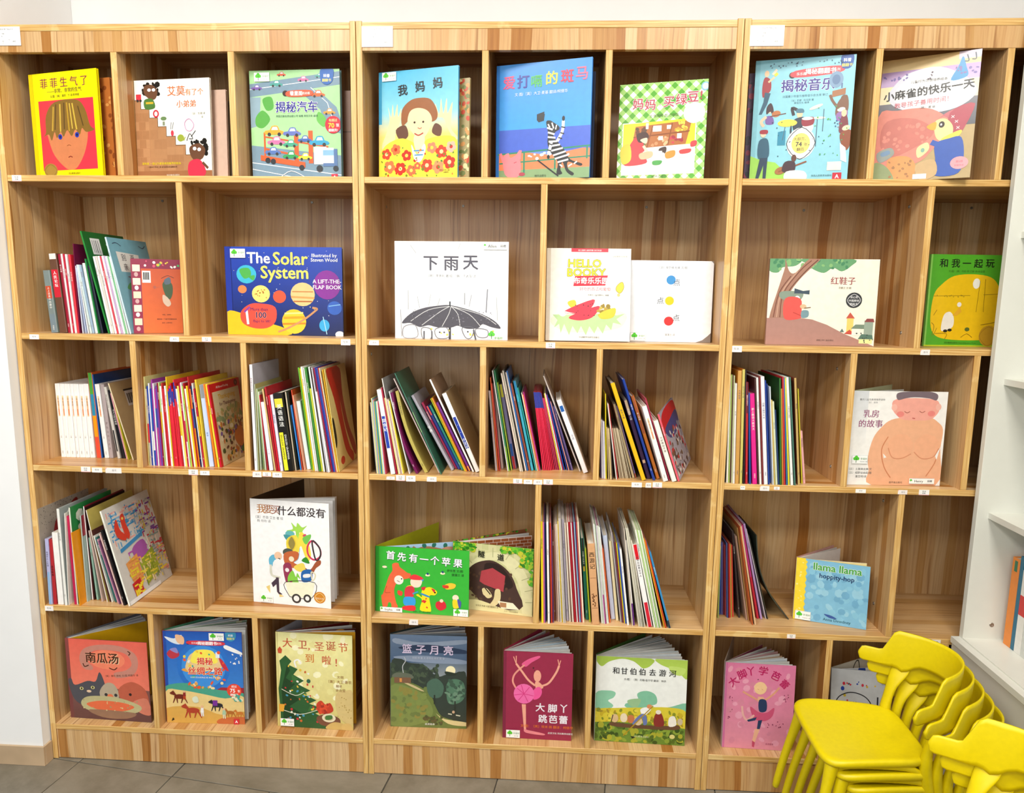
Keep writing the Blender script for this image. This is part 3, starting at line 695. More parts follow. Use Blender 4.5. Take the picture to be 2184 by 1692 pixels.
class Art:
    def __init__(s,w,h,code):
        s.w,s.h=w,h; s.V=[];s.F=[];s.C=[];s.layer=0
        s.rng=random.Random(len(code))
        for line in code.strip().replace(';','\n').split('\n'):
            line=line.strip()
            if line: s.cmd(line)
    def pt(s,x,y): return (x/100*s.w,(1-y/100)*s.h)
    def poly(s,P,c,raw=False):
        P=clip(P,s.w,s.h)
        if len(P)<3: return
        if isinstance(c,str): c=lin(c)
        n=len(s.V); z=s.layer; s.layer+=1
        s.V+=[(p[0],p[1],z) for p in P]
        if len(P)<=4 or raw:
            A=sum(P[i-1][0]*P[i][1]-P[i][0]*P[i-1][1] for i in range(len(P)))
            f=list(range(n,n+len(P))); s.F.append(tuple(f if A>0 else f[::-1])); s.C.append(c)
        else:
            for t in tessellate_polygon([[Vector((p[0],p[1],0)) for p in P]]):
                a,b,c_=[P[i] for i in t]
                ar=(b[0]-a[0])*(c_[1]-a[1])-(b[1]-a[1])*(c_[0]-a[0])
                if abs(ar)<1e-12: continue
                t=[n+i for i in t]; s.F.append(tuple(t if ar>0 else t[::-1])); s.C.append(c)
    def grad(s,x,y,w,h,c1,c2):
        a,b=s.pt(x,y+h),s.pt(x+w,y); n=len(s.V); z=s.layer; s.layer+=1
        s.V+=[(a[0],a[1],z),(b[0],a[1],z),(b[0],b[1],z),(a[0],b[1],z)]; s.F.append((n,n+1,n+2,n+3)); c1,c2=lin(c1),lin(c2); s.C.append([c2,c2,c1,c1])
    def ell(s,cx,cy,rx,ry,c,rot=0,n=20,same=False):
        X,Y=s.pt(cx,cy); rx=rx/100*s.w; ry=ry/100*s.h; ca,sa=cos(R(rot)),sin(R(rot))
        L=s.layer
        s.poly([(X+rx*cos(t)*ca-ry*sin(t)*sa,Y+rx*cos(t)*sa+ry*sin(t)*ca) for t in [2*pi*i/n for i in range(n)]],c,True)
        if same: s.layer=L
    def stroke(s,P,wd,c,closed=False):
        wd=wd/100*s.w/2; n=len(P)
        L=[];Rr=[]
        for i in range(n):
            a=P[i-1] if (i or closed) else P[i]; b=P[(i+1)%n] if (i<n-1 or closed) else P[i]
            dx,dy=b[0]-a[0],b[1]-a[1]; l=math.hypot(dx,dy) or 1; nx,ny=-dy/l*wd,dx/l*wd
            L.append((P[i][0]+nx,P[i][1]+ny)); Rr.append((P[i][0]-nx,P[i][1]-ny))
        z=s.layer; s.layer+=1; m=len(s.V); c=lin(c)
        cl=lambda p:(min(max(p[0],0),s.w),min(max(p[1],0),s.h),z)
        s.V+=[cl(p) for p in L]+[cl(p) for p in Rr]
        for i in range(n if closed else n-1):
            j=(i+1)%n; s.F.append((m+n+i,m+n+j,m+j,m+i)); s.C.append(c)
    def text(s,st,b,size,x,y,c,rot=0,align=0):
        if (st,b) not in TXT: return
        V,F=TXT[(st,b)]; k=size/100*s.h*1.0; X,Y=s.pt(x,y); ca,sa=cos(R(rot)),sin(R(rot)); n=len(s.V); z=s.layer; s.layer+=1
        off=0
        if align: xs=[v[0] for v in V] or [0]; off=-min(xs)
        for a,b_,dz in V:
            a=(a+off)*k; b_=(b_-.36)*k; s.V.append((X+a*ca-b_*sa,Y+a*sa+b_*ca,z+dz))
        s.layer+=max([v[2] for v in V] or [0])
        c=lin(c)
        for f in F: s.F.append(tuple(n+i for i in f)); s.C.append(c)
    def cmd(s,line):
        a=line.split(); k=a[0]; fl=lambda q:[float(v) for v in q]
        pts=lambda q:[s.pt(q[i],q[i+1]) for i in range(0,len(q)-1,2)]
        if k=='bg': s.poly([(0,0),(s.w,0),(s.w,s.h),(0,s.h)],a[1])
        elif k=='G': s.grad(*fl(a[1:5]),a[5],a[6])
        elif k=='r': x,y,w,h=fl(a[2:6]); s.poly([s.pt(x,y+h),s.pt(x+w,y+h),s.pt(x+w,y),s.pt(x,y)],a[1])
        elif k=='e': q=fl(a[2:]); s.ell(*q[:4],a[1],*(q[4:5]))
        elif k=='p': s.poly(pts(fl(a[2:])),a[1])
        elif k=='b': s.poly(smoothp(pts(fl(a[2:]))),a[1])
        elif k=='l': q=fl(a[2:]); s.stroke(pts(q[1:]),q[0],a[1])
        elif k=='s': q=fl(a[2:]); s.stroke(smoothp(pts(q[1:]),False),q[0],a[1])
        elif k=='o': q=fl(a[2:]); s.stroke(smoothp(pts(q[1:])),q[0],a[1],True)
        elif k in('t','T','TT','TO','tl','Tl','tr','Tr','Tro'):
            b={'t':0,'T':1,'TT':2,'TO':3,'Tro':3,'tl':0,'Tl':1,'tr':0,'Tr':2}[k]; al=1 if k in('tl','Tl') else 0; i0=2
            rot=0
            if k in('tr','Tr','Tro'): rot=float(a[2]); i0=3
            sz,x,y=fl(a[i0:i0+3]); st=' '.join(a[i0+3:])
            if s.w is None: _pend.add((st,b))
            else: s.text(st,b,sz,x,y,a[1],rot,al)
        elif k=='k':
            cs=a[1].split(','); n=int(a[2]); x,y,w,h,r=fl(a[3:8])
            L0=s.layer
            for i in range(n):
                s.layer=L0+i*.3
                s.ell(x+s.rng.random()*w,y+s.rng.random()*h,r*s.rng.uniform(.5,1.2),r*s.w/s.h*s.rng.uniform(.5,1.2),cs[i%len(cs)],s.rng.uniform(0,180),7)
            s.layer=L0+n*.3+1
        elif k=='F':
            x,y,r=fl(a[3:6]); L0=s.layer
            for i in range(5): s.layer=L0+i*.3; t=2*pi*i/5+x; s.ell(x+r*.6*cos(t),y+r*.6*sin(t)*s.w/s.h,r*.5,r*.5*s.w/s.h,a[1],0,8)
            s.layer=L0+2; s.ell(x,y,r*.35,r*.35*s.w/s.h,a[2],0,8)
        elif k=='gingham':
            q=s.w/18; L0=s.layer
            for i in range(-30,60):
                for j in range(-45,45):
                    t=(i%2)+(j%2)
                    if not t: continue
                    u,v=i*q,j*q; P=[((x-y)*.7071,(x+y)*.7071) for x,y in((u,v),(u+q,v),(u+q,v+q),(u,v+q))]
                    s.layer=L0; s.poly(P,('','a6d878','56a82c')[t],True)
            s.layer=L0+1
        elif k=='blocks':
            n=int(a[1]); x,y,w,h=fl(a[2:6]); cs=a[6].split(','); L0=s.layer
            for i in range(n):
                s.layer=L0+i*.3; u=x+s.rng.random()*w; v=y+s.rng.random()*h; ww,hh=((s.rng.uniform(4,14),1.6),(1.8,s.rng.uniform(2,7)))[i%2]
                s.poly([s.pt(u,v+hh),s.pt(u+ww,v+hh),s.pt(u+ww,v),s.pt(u,v)],cs[i%len(cs)])
            s.layer=L0+n*.3+1
        elif k=='bricks':
            x,y,w,h,bw,bh=fl(a[3:9]); j=0; L0=s.layer; yy=y
            while yy<y+h:
                xx=x-(bw/2 if j%2 else 0)
                while xx<x+w:
                    s.layer=L0; u0=max(x,xx); u1=min(x+w,xx+bw-.5)
                    if u1>u0: s.poly([s.pt(u0,yy+bh-.6),s.pt(u1,yy+bh-.6),s.pt(u1,yy),s.pt(u0,yy)],a[1+s.rng.randrange(2)])
                    xx+=bw
                yy+=bh; j+=1
            s.layer=L0+1
        elif k=='fig':  # small generic standing figure: fig bodycolor legcolor x y height
            x,y,hh=fl(a[3:6]); w=hh*s.h/s.w
            s.poly([s.pt(x-w*.10,y),s.pt(x-w*.02,y),s.pt(x-.01,y-hh*.4),s.pt(x-w*.13,y-hh*.42)],a[2]); s.poly([s.pt(x+w*.14,y),s.pt(x+w*.06,y),s.pt(x,y-hh*.4),s.pt(x+w*.12,y-hh*.42)],a[2])
            s.poly([s.pt(x-w*.16,y-hh*.38),s.pt(x+w*.15,y-hh*.36),s.pt(x+w*.12,y-hh*.8),s.pt(x-w*.1,y-hh*.8)],a[1])
            s.ell(x,y-hh*.88,w*.11,hh*.12,'e8b890')
        elif k=='horse':
            x,y,hh=fl(a[2:5]); w=hh*s.h/s.w; c=a[1]
            s.ell(x,y-hh*.55,w*.45,hh*.2,c)
            for dx,ex in((-.35,-.55),(-.25,-.2),(.25,.1),(.35,.6)): s.poly([s.pt(x+dx*w-w*.07,y-hh*.5),s.pt(x+dx*w+w*.07,y-hh*.5),s.pt(x+ex*w+w*.03,y),s.pt(x+ex*w-w*.03,y)],c)
            s.poly([s.pt(x-w*.45,y-hh*.65),s.pt(x-w*.2,y-hh*.6),s.pt(x-w*.5,y-hh*1.05),s.pt(x-w*.8,y-hh*.85),s.pt(x-w*.75,y-hh*.75)],c)
        elif k=='car':
            x,y,ww=fl(a[2:5]); hh=ww*.32*s.w/s.h
            s.poly(smoothp([s.pt(x-ww/2,y),s.pt(x-ww/2,y-hh*.6),s.pt(x-ww*.25,y-hh*.7),s.pt(x-ww*.12,y-hh*1.35),s.pt(x+ww*.2,y-hh*1.35),s.pt(x+ww*.3,y-hh*.7),s.pt(x+ww/2,y-hh*.5),s.pt(x+ww/2,y)],k=2),a[1])
            s.poly([s.pt(x-ww*.16,y-hh*.7),s.pt(x+ww*.22,y-hh*.7),s.pt(x+ww*.16,y-hh*1.2),s.pt(x-ww*.08,y-hh*1.2)],'dceef4')
            for d in(-.28,.28): s.ell(x+ww*d,y,ww*.1,ww*.1*s.w/s.h,'383838',0,10)
        elif k=='tree': # sticker logo
            x,y,r=fl(a[1:4]); ry=r*s.w/s.h
            for dx,dy in((-.55,.1),(.55,.1),(0,-.5),(0,.1)): s.ell(x+dx*r,y+dy*ry,r*.6,ry*.6,'56c832',0,10)
            s.poly([s.pt(x-r*.12,y+ry*1.6),s.pt(x+r*.12,y+ry*1.6),s.pt(x+r*.1,y),s.pt(x-r*.1,y)],'2f7a3a')
class _Scan(Art):
    def __init__(s,code):
        s.w=None
        for line in code.strip().replace(';','\n').split('\n'):
            line=line.strip()
            if line and line[0] in 'tT' and not line.startswith('tree'): s.cmd(line)
LZ=1.6e-5
def art_on(art,f,base=.00025):
    """3D verts from art coords; f(u,v,d)->xyz, d = distance proud of the surface"""
    return [f(x,y,base+z*LZ) for x,y,z in art.V]
LOGO="bg fbfbf8;l 8098a8 1 1 3 99 3;l 8098a8 1 99 3 99 97;l 8098a8 1 1 97 1 3;tree 27 38 17;t 3a8a4a 26 74 42 幸福树;t 6a7a80 17 74 76 社区幼儿园"
LOGOS="bg fbfbf8;tree 27 38 17;t 3a8a4a 26 74 42 幸福树;t 6a7a80 17 74 76 幼儿园"
def name_sticker(n): return "bg fafaf6;tree 7 35 4.5;l 8098a8 .6 1 5 99 5;l 8098a8 .6 1 95 99 95;T 181818 62 38 50 %s;T 303038 44 82 50 捐赠"%n
# ---------------------------------------------------------------- cover artwork in a tiny drawing language (percent of cover)
ART=dict(
sophie="""bg fdf000;r f0d800 0 0 5 100;l c8a800 .5 5.5 0 5.5 100;r e83c4c 12 26 81 67;b da8658 22 50 30 40 52 34 76 42 82 58 76 76 64 90 54 93 44 90 30 78 23 62;b 8c6a2c 20 56 22 40 36 28 68 27 80 36 86 52 92 56 80 58 74 54 70 60 64 55 58 61 52 55 46 61 42 56 36 62 33 56 28 64 24 58 16 60
s c8a43c 2 34 32 30 55;s d8b848 2 44 30 42 56;s c09830 2 54 29 55 56;s d8b848 2 62 30 66 55;s 5a4420 1.4 50 29 48 54;s 5a4420 1.4 70 33 76 52;s 5a4420 1.4 38 30 34 54;s e0c050 1.5 58 30 60 54
e 2c3cb0 41 61 3 2.6;e 2c3cb0 66 60 3 2.6;e 101840 41 61 1.2 1.2;e 101840 66 60 1.2 1.2;s a05a30 .7 50 70 53 69 56 70;s 903828 1.1 51 81 54 80 57 81;e a8883c 23 93 10 7;o 8c7028 .8 14 93 23 87 32 93 23 99
T 96304a 10 52 10 菲 菲 生 气 了;T 50382c 4.4 52 17.5 ——非常、非常的生气;t 404020 2.6 52 22.5 文/图 〔美〕 莫莉 · 卞 译/李坤珊;t 403810 2.2 58 96.5 河北教育出版社""",
elmo="""bg f8f6ec;p b08058 0 20 8 20 8 29 19 29 19 38 30 38 30 47 41 47 41 57 53 57 53 66 66 66 66 76 79 76 79 86 90 86 90 95 100 95 100 100 0 100;bricks b8885e a87850 0 33 18 60 9 9;bricks b4845a ac7c54 19 50 22 40 11 10;bricks a87850 b8885e 41 68 22 24 11 8
l 302820 .8 0 20 8 20 8 29 19 29 19 38 30 38 30 47 41 47 41 57 53 57 53 66 66 66 66 76 79 76 79 86 90 86 90 95 100 95;r 9c6a44 0 92 100 8
k 181410 26 12 3 20 12 3.2;b 6a4630 14 6 24 5 31 11 28 19 20 19 13 13;e ffffff 20 10 2.4 1.6;e ffffff 26 10 2.4 1.6;b 4a7838 13 20 24 19 27 28 14 29;r d8b030 15 22 10 2;e c8283c 28 34 4 4;e f4f0e8 28 34 2.2 2.4;r d03848 2 14 7 6;e 303030 4 20.5 1.6 1.4;e 303030 8 20.5 1.6 1.4;e 6a8858 38 39 4 2;r 8a9478 36.5 42 3 4;s 808080 .8 47 50 48 43;s 808080 .8 49 50 51 43;e d04050 49 54 2 3;e 9aa83c 60 59 4.5 3.6;s 9aa83c 1 64 62 66 58
s 202020 .9 68 62 72 55 76 60 71 60;s 202020 .9 74 58 80 52;k 181410 26 74 62 20 14 3;b 6a4630 72 68 84 65 92 71 88 80 78 82 72 76;e ffffff 78 70 2.4 1.8;e ffffff 84 71 2.4 1.8;b d8344c 70 84 84 81 92 92 88 98 70 98;s 6a4630 3 88 84 95 90;o c890b8 .9 66 44 72 40 78 46 74 52 68 51
T d87848 10.5 56 12 艾莫;T e09060 7 80 13.5 有了个;T d87848 7.6 69 25 小弟弟;t 707060 2.4 84 35 〔法〕 文/图 译;t 707060 2.4 88 38.5 · · 译;T e8d020 2.8 33 84.5 菲利普 一部让外婆喜欢而催笑的绘本;t 503020 2 34 88 一部关于手足之情 爱与成长的温暖绘本;t e8e0d0 2.2 48 96.5 湖北美术出版社""",
cars="""bg a8dc9c;p 7894a8 0 12 100 2 100 14 0 24;l ffffff .6 0 17 100 7;p 7894a8 60 14 78 20 96 34 100 44 100 58 84 54 78 36 62 24;l f0f4f4 .7 68 16 86 30 92 46;p 8ca8b8 0 24 12 24 10 50 0 52;p 7894a8 0 68 100 78 100 100 0 100;l f0f4f4 .8 0 84 100 96;l f0f4f4 .8 0 90 60 100;b 58a848 6 42 14 36 22 44 14 52 6 50;b 58a848 14 26 24 24 26 34 18 36;b 68b850 76 38 84 44 82 52 74 46
car d85838 36 5 9;car d070a0 60 10 11;car 50a098 30 14 13;car 7858a8 8 17 11;car 50a098 78 7 9;car d86838 76 24 14;car e89838 88 40 12;r e06030 14 56 2 26;r e06030 48 55 5 32;r e06030 64 55 5 30;l e06030 1.6 14 60 86 70;l e06030 2 14 71 64 80;car f0a838 26 58 20;car 6878c0 46 59 18;car 4868b0 60 65 14;car 38a0c8 76 68 20;car e878a8 28 67 18;car 48a888 44 69 15;car 5878b8 24 76 16;car 38a058 44 80 16;car f0e038 60 81 14
p e06030 10 77 60 84 60 89 10 82;r f0f4f8 70 70 14 16;r 5878a8 80 72 16 16;r f4f4f4 78 71 14 14;r 88b8d8 80 73 12 5;e 303438 18 82 3 2.6;e 303438 24 83 3 2.6;e 303438 56 89 3 2.6;e 303438 76 90 3.6 3.2;e 303438 94 90 3 2.6
b 2060b0 80 0 93 0 93 8 91 12 86 14 81 12 79 8;TT ffffff 3.2 86 6 科普;T f8e850 3 86 10 翻翻书;e 382018 40 21 3.2 2.6;b e05838 43 19 68 18.5 68 23.5 43 24;TT ffffff 4.2 52 21.2 看里面;t ffffff 2.6 63 21.2 低幼版
TO ffffff 10.6 52 33.5 揭秘汽车;TT 28288c 10.6 52 33.5 揭秘汽车;t 304850 2.2 52 41.6 英国尤斯伯恩出版公司 编著 荣信文化 编译;e d02038 92 50 8.8 8;T f8e8a0 2.8 92 46 有超过;TT f8e030 6 90 50.5 70;T ffffff 3.4 97 50.5 张;T ffffff 2.8 92 55 翻翻页!;r c82840 89 95 7 5;T ffffff 4.5 92.5 97.8 A;s f0f0f0 .7 30 99 44 92 60 98""",
mum="""G 0 0 100 38 48b4dc 8cd4e8;G 0 38 100 22 8cd4e8 f0d878;G 0 60 100 40 f0d878 f4e868;r 3a9cc8 0 0 4 48;b f0d8a8 4 68 10 56 14 44 12 32 16 42 18 30 20 42 24 30 25 42 29 34 28 46 22 56 20 66 8 76;b f0d8a8 96 66 88 56 82 46 74 44 72 32 77 42 79 28 82 42 86 28 87 42 93 32 92 46 92 56 100 64
b 6a4838 22 54 34 50 38 60 28 64;b 6a4838 72 50 80 54 78 62 68 58;b 9a6038 30 36 40 28 52 26 66 28 74 38 74 46 66 48 60 38 44 38 38 46 30 50;b f4d8b0 40 38 50 35 62 38 68 46 64 56 58 62 50 62 42 56 37 48;b f0e048 4 72 26 62 44 66 52 74 62 64 90 62 100 70 100 100 0 100;b f4dcb8 46 60 58 60 58 70 52 78 46 70;b ffffff 42 68 50 78 58 68 60 74 54 84 46 82;l 5898c8 1.6 45 74 58 74;l 5898c8 1.6 46 78 57 78
e 403020 46 48 1.3 1;e 403020 57 48 1.3 1;s c07858 1 50 53 53 54 55 53;s b84838 1.4 46 58 51 60 57 58
F d84830 f0e8a0 10 76 6;F e87848 c03020 22 72 6;F c83828 f0d860 36 78 6;F f08868 d0d850 68 72 6;F d84830 e8e8a0 80 76 7;F e8b8a0 c83828 92 72 6;F e87848 f0e0a0 14 88 7;F c83828 f0e8a0 28 90 7;F e87048 e0d868 42 92 6;F d84830 f4e0a0 62 88 7;F e89868 c83828 76 90 7;F c83828 f0e8a0 90 86 7;F d86848 f0e060 50 88 4;k 5a8a48,788830 34 4 70 92 28 1.3;k c83020,e88840 20 4 70 92 28 1.2
Tr 202428 3 10.5 31 18 我;Tr 202428 3 10.5 53 16 妈;Tr 202428 3 10.5 75 14 妈;t 604828 1.8 84 93 河北少年儿童;t 604828 1.8 86 95 出版社""",
zebra="""G 0 0 100 56 3890e0 40a0ec;r 4868d0 0 56 100 22;r 6a90e0 0 76 100 3;b f08858 0 78 30 76 60 79 100 75 100 93 0 93;r 88a878 0 91 100 9;r 2878c8 0 0 3.5 100;l 2f8a68 1.6 2 77 100 73;l 2f8a68 1.4 4 85 100 82;l 2f8a68 1.8 31 76 31 94;l 2f8a68 1.8 64 76 64 92;l 2f8a68 1.8 97 73 97 84;k c8e0f8 14 30 77 60 3 1.5
p 303438 44 44 52 42 51 50 46 51 44 49;s 303438 1 51 50 52 44;b 282828 54 51 58 50 62 52 67 55 68 58 64 60 62 64 66 68 74 76 80 84 92 88 90 90 78 86 78 92 84 96 82 98 76 94 72 86 70 92 72 96 66 96 67 86 60 78 56 70 56 60
l f4f4f4 1.7 55 56 61 58;l f4f4f4 1.7 56 60 63 62;l f4f4f4 1.7 56 64 64 65;l f4f4f4 1.7 57 68 66 68;l f4f4f4 1.7 58 72 69 71;l f4f4f4 1.7 60 76 72 74;l f4f4f4 1.7 62 80 75 77;l f4f4f4 1.7 64 83 78 80;l f4f4f4 1.7 67 86 78 84;l f4f4f4 1.4 84 88 87 86;l f4f4f4 1.4 78 90 82 88;l f4f4f4 1.4 69 88 72 90;l f4f4f4 1.4 56 53 58 56;l f4f4f4 1.4 60 52 62 57;l f4f4f4 1.2 65 54 64 58
s f4f4f4 3 66 68 71 60 72 51;l 282828 1.2 67 65 71 66;l 282828 1.2 69 61 73 62;l 282828 1.2 70 56 74 57;e 202020 72 49 1.5 2.2;s f4f4f4 3 60 68 58 76 57 80;l 282828 1.2 58 70 61 71;l 282828 1.2 56 75 60 76;e 202020 57 81 1.5 1.8
b f08890 8 80 14 76 16 80 22 78 26 74 26 80 28 88 26 96 18 98 10 94;s f08890 3 9 84 5 76;s f08890 3 26 82 27 74;s c05060 .8 20 85 23 84;e b04858 17 99 3 1.4;e b04858 29 95 3.4 1.6;s 282828 1.4 45 83 68 98;e f4f4f4 45 82 1.8 1.4
TT e84878 12 14 15.5 爱;TT 383898 12 29 15.5 打;TT 50b858 11 43 16 嗝;TT f0e040 12 59 14.5 的;TT d83050 12 75 14 斑;TT e86888 12 90 12.5 马;t e8f4fc 3.2 48 26 文·图/〔英〕大卫·麦基 翻译/柯倩华;t 405038 2.2 49 97 明天出版社""",
beans="""bg fcfef8;gingham;r fdfdf6 5 40 84 54;p f8e028 6 41 88 38 88 64 6 66;p b06830 20 44 84 40 78 64 16 67;k 584028,6a3820 14 22 46 10 10 2.2;k c83c48,a02838 14 60 56 14 7 2.2;k e8d850,c8a030 14 66 42 12 8 2.2;k e8b888,d09060 18 40 56 18 8 2;k 505838,788040 10 24 56 10 7 2;r fdfdfd 40 44 10 6;r fdfdfd 56 44 5 4;r fdfdfd 32 41 3 6;r fdfdfd 47 55 5 4;r fdfdfd 68 53 5 5;l 8a4818 1.2 18 55 82 51;l 8a4818 1.2 40 44 34 66;l 8a4818 1.2 62 42 58 64
b d0343c 16 60 24 54 30 62 32 74 34 82 10 84 8 76;b 402018 22 52 32 50 36 55 32 60 24 60;b f4d8b8 26 58 34 56 33 62;s f4d8b8 3 30 64 36 72;b f0d030 4 66 14 62 16 78 6 82;b 402820 48 68 56 66 56 72 50 74;e f4d8b8 48 73 3 3;b fafafa 44 74 54 72 54 80 44 80;b 48a048 42 80 52 80 50 84 42 84;r f8f8f4 30 70 22 3;b d8b890 26 72 40 70 40 76 28 78;b e89030 56 72 66 70 66 76 57 78;b f4f4ec 70 70 86 68 86 76 70 77;b c84040 72 70 84 69 83 73 73 74;b c84048 84 62 90 61 90 66 84 67
e fefefe 86 33 12 10.5;e 8cc0d8 97 7 4.8 4.4;e d8ecf4 97 7 3.4 3.1;TO ffffff 12 22 21 妈;TO ffffff 12 36 22.5 妈;TO ffffff 12 57 20.5 买;TO ffffff 12 71 19 绿;TO ffffff 12 84 17 豆;TT b84858 12 22 21 妈;TT b84858 12 36 22.5 妈;T b84858 6 47 21 ,;TT b84858 12 57 20.5 买;TT b84858 12 71 19 绿;TT b84858 12 84 17 豆;TT b84858 12 93 15.5 !;t 587838 3.4 52 34 文/曾阳晴 图/万华国;t 487830 3.2 50 96 明天出版社""",
music="""bg 8cccdc;r 7cbccc 0 0 5 100;p 98d050 0 78 12 82 26 84 40 94 42 100 0 100;e 302018 38 13.5 3.4 2.6;b e04850 41 10 85 8 85 13.5 41 15.5;TT ffffff 4.8 66 11.4 揭秘翻翻书;t ffffff 2.6 47 12.8 乐乐趣;t ffffff 2.6 82 11 系列;TO d8eef4 10.6 54 22 揭秘音乐;TT 40308c 10.6 54 22 揭秘音乐
b 1850a0 86 0 97 0 97 8 92 11 86 9;TT ffffff 3 91.5 4 科普;T e8e040 2.8 91.5 8 翻翻书;t 306070 2.2 52 30.5 法国青少年音乐推荐音乐会主席 审订;t 306070 1.9 49 34 〔法〕尼娜 · 科马斯 著;t 306070 1.9 49 36 荣信文化 编译
b a03038 10 14 16 16 17 24 13 28 9 30 8 22;s f0c8a0 2 14 18 20 14;e f0c8a0 12 11 2.4 2.6;p 305870 11 26 17 27 14 36 9 44 6 44 10 34;s e8d8c0 2.4 18 12 22 8;s f0d040 3 20 13 23 11;e f0d0b0 17 40 2.6 3.4;b 402830 14 38 18 35 21 40 21 46 18 42 14 44;b 7858a0 14 46 20 46 22 52 14 52;s f0c8a8 3 14 46 9 50 12 54;e b87040 24 44 4.6 2.6 10;s 6a3828 1 18 46 34 44
p a06840 79 28 92 26 92 31 79 33;e 7898b8 82 19 7 6.6;e 5878a0 82 19 4 4;s 5878a0 1.6 88 22 88 26;b 785038 88 34 94 32 96 42 92 50 84 48 84 40;s 785038 2.6 86 42 80 36 77 31;b 9068a8 85 46 95 44 94 51 86 52;e 785038 91 35 3.4 3.6;e f4f4f4 89 43 4 1.6 10
e f0c8a0 48 45 3 3.4;s 302830 3 46 42 40 40 42 46;b 283848 42 50 54 48 56 58 44 60;b 48788c 45 41 51 41 52 44 45 44;e f0e050 36 52 10 3;e 283848 40 58 1 4;e e8e0d8 57 56 5.5 5.4;b 902838 51 49 62 48 62 54 52 55;e f8f8f8 56 49 5.6 1.3;p 2888a8 27 59 35 58 35 70 27 70;e f8f0d0 64 40 7 1.3 20;e f8f0d0 68 49 6 1 0;s 486878 .8 66 50 66 72;s 486878 .8 34 55 32 66;s 486878 .8 72 42 72 60
e fcfcf8 51 69 14.5 13;o 202838 .8 36.5 69 51 56 65.5 69 51 82;e f4e070 51 69 9.4 8.4;t 303040 3 51 65.5 大翻页、;TT 282848 5.2 49 69.6 74;t 282848 3 56 70 张;T 303040 3 51 74 翻页
b 783038 90 48 95 48 97 58 92 62 88 60;e f0c8a0 92 46 2.6 3;b 8c4828 90 62 100 60 100 72 96 76 91 70;e f0d0b0 95 58 4 2 20;p f8f8f8 90 70 96 74 98 86 92 84;k a83040,30588c 8 84 50 6 8 .9
b 285870 8 66 16 64 19 72 18 80 8 80;e f0d0b0 12 60 3 3;b a02838 9 57 16 57 16 60 9 60;p 203850 10 80 18 80 17 100 14 100 14 86 9 99 6 99;e a06838 32 91 6 3 20;s 8a5030 1.6 30 92 58 84;b 402830 36 84 46 84 46 92 34 92;b f4f4f4 38 92 56 92 58 99 38 100;e 603828 45 81 2.6 3;r f4ecd8 79 85 14 7;k 284860,305070 26 10 3 80 4 .8;k 284860 22 20 50 70 34 .7;k 48a060,58b048 20 60 40 36 40 .9;t 306070 1.8 74 96 陕西人民教育出版社;r c02038 85 94 9 6;TT ffffff 4.5 89.5 97 A""",
sparrow="""G 0 0 100 14 d0a868 f0dca8;r c8b8c8 78 0 22 6;G 0 10 100 14 b898c8 c8b0d8;G 0 22 100 14 f4e8b8 f0e4c0;G 0 36 100 22 787880 585c64;b d8dce8 18 18 30 12 60 10 90 22 98 34 80 44 50 46 20 40 8 30;b f8f8f8 20 22 40 14 66 14 88 24 92 34 70 42 40 42 16 34
b 3890c8 82 4 86 12 88 20 72 22 78 12;s 304858 1.2 86 3 88 8 84 8;s 304858 1.2 94 2 95 7 91 7;k 7868a8 12 2 13 30 6 1.4;k 7868a8 10 76 12 22 8 1.6;b dc8878 0 46 20 42 50 42 70 50 78 60 60 76 50 84 30 90 0 100;b c87468 10 50 40 50 60 62 40 74 14 80 4 66;k dc8c7c,d88474 40 4 48 60 38 2.4
b c06870 60 54 74 46 98 42 90 54 84 66 76 68 78 56 68 50;b b04858 74 48 98 42 86 66 78 68;l f4e8e8 .6 76 50 79 52;l f4e8e8 .6 79 50 76 52;l f4e8e8 .6 80 54 83 56;l f4e8e8 .6 83 54 80 56;l f4e8e8 .6 82 59 85 61;l f4e8e8 .6 85 59 82 61;b e8dc98 60 54 70 52 78 58 78 66 70 70 62 66;b e8a838 52 57 61 54 61 60 56 60;e 302018 67 56.5 3 2.6;e f4f4f4 66.5 56.5 1 .9;b f0dc50 68 68 86 62 86 66 74 72;b 3058b0 62 72 76 68 88 68 92 84 88 96 70 98 60 94 64 86;s 3058b0 6 70 74 58 70;b e0e0a0 44 74 54 70 56 76 46 82;e 88b0a0 50 76 2 1.8;e f0a0a8 88 88 9 5;t c05868 2 88 87 第5册;t c05868 1.6 88 90 附赠导读
b 98a098 2 76 16 72 20 78 6 84;b 7898b8 6 76 14 74 16 77 8 79;b e09858 14 82 34 80 44 88 40 100 20 100;b 90a070 0 84 14 88 22 100 0 100;b c8a878 44 88 62 84 66 96 50 100;r f4f4f4 42 95 14 4;k a87848 14 16 84 24 14 1.6
k f8f8f8,584858 8 44 13 10 6 1.4;t 404040 2.6 50 20 儿童行为习惯培养绘本;Tr 202020 4 8 50 28 小麻雀的快乐一天;tr d87080 3 4.6 46 37 教导孩子善用时间！;t 505050 2.2 50 41.5 〔韩〕 著 绘""",
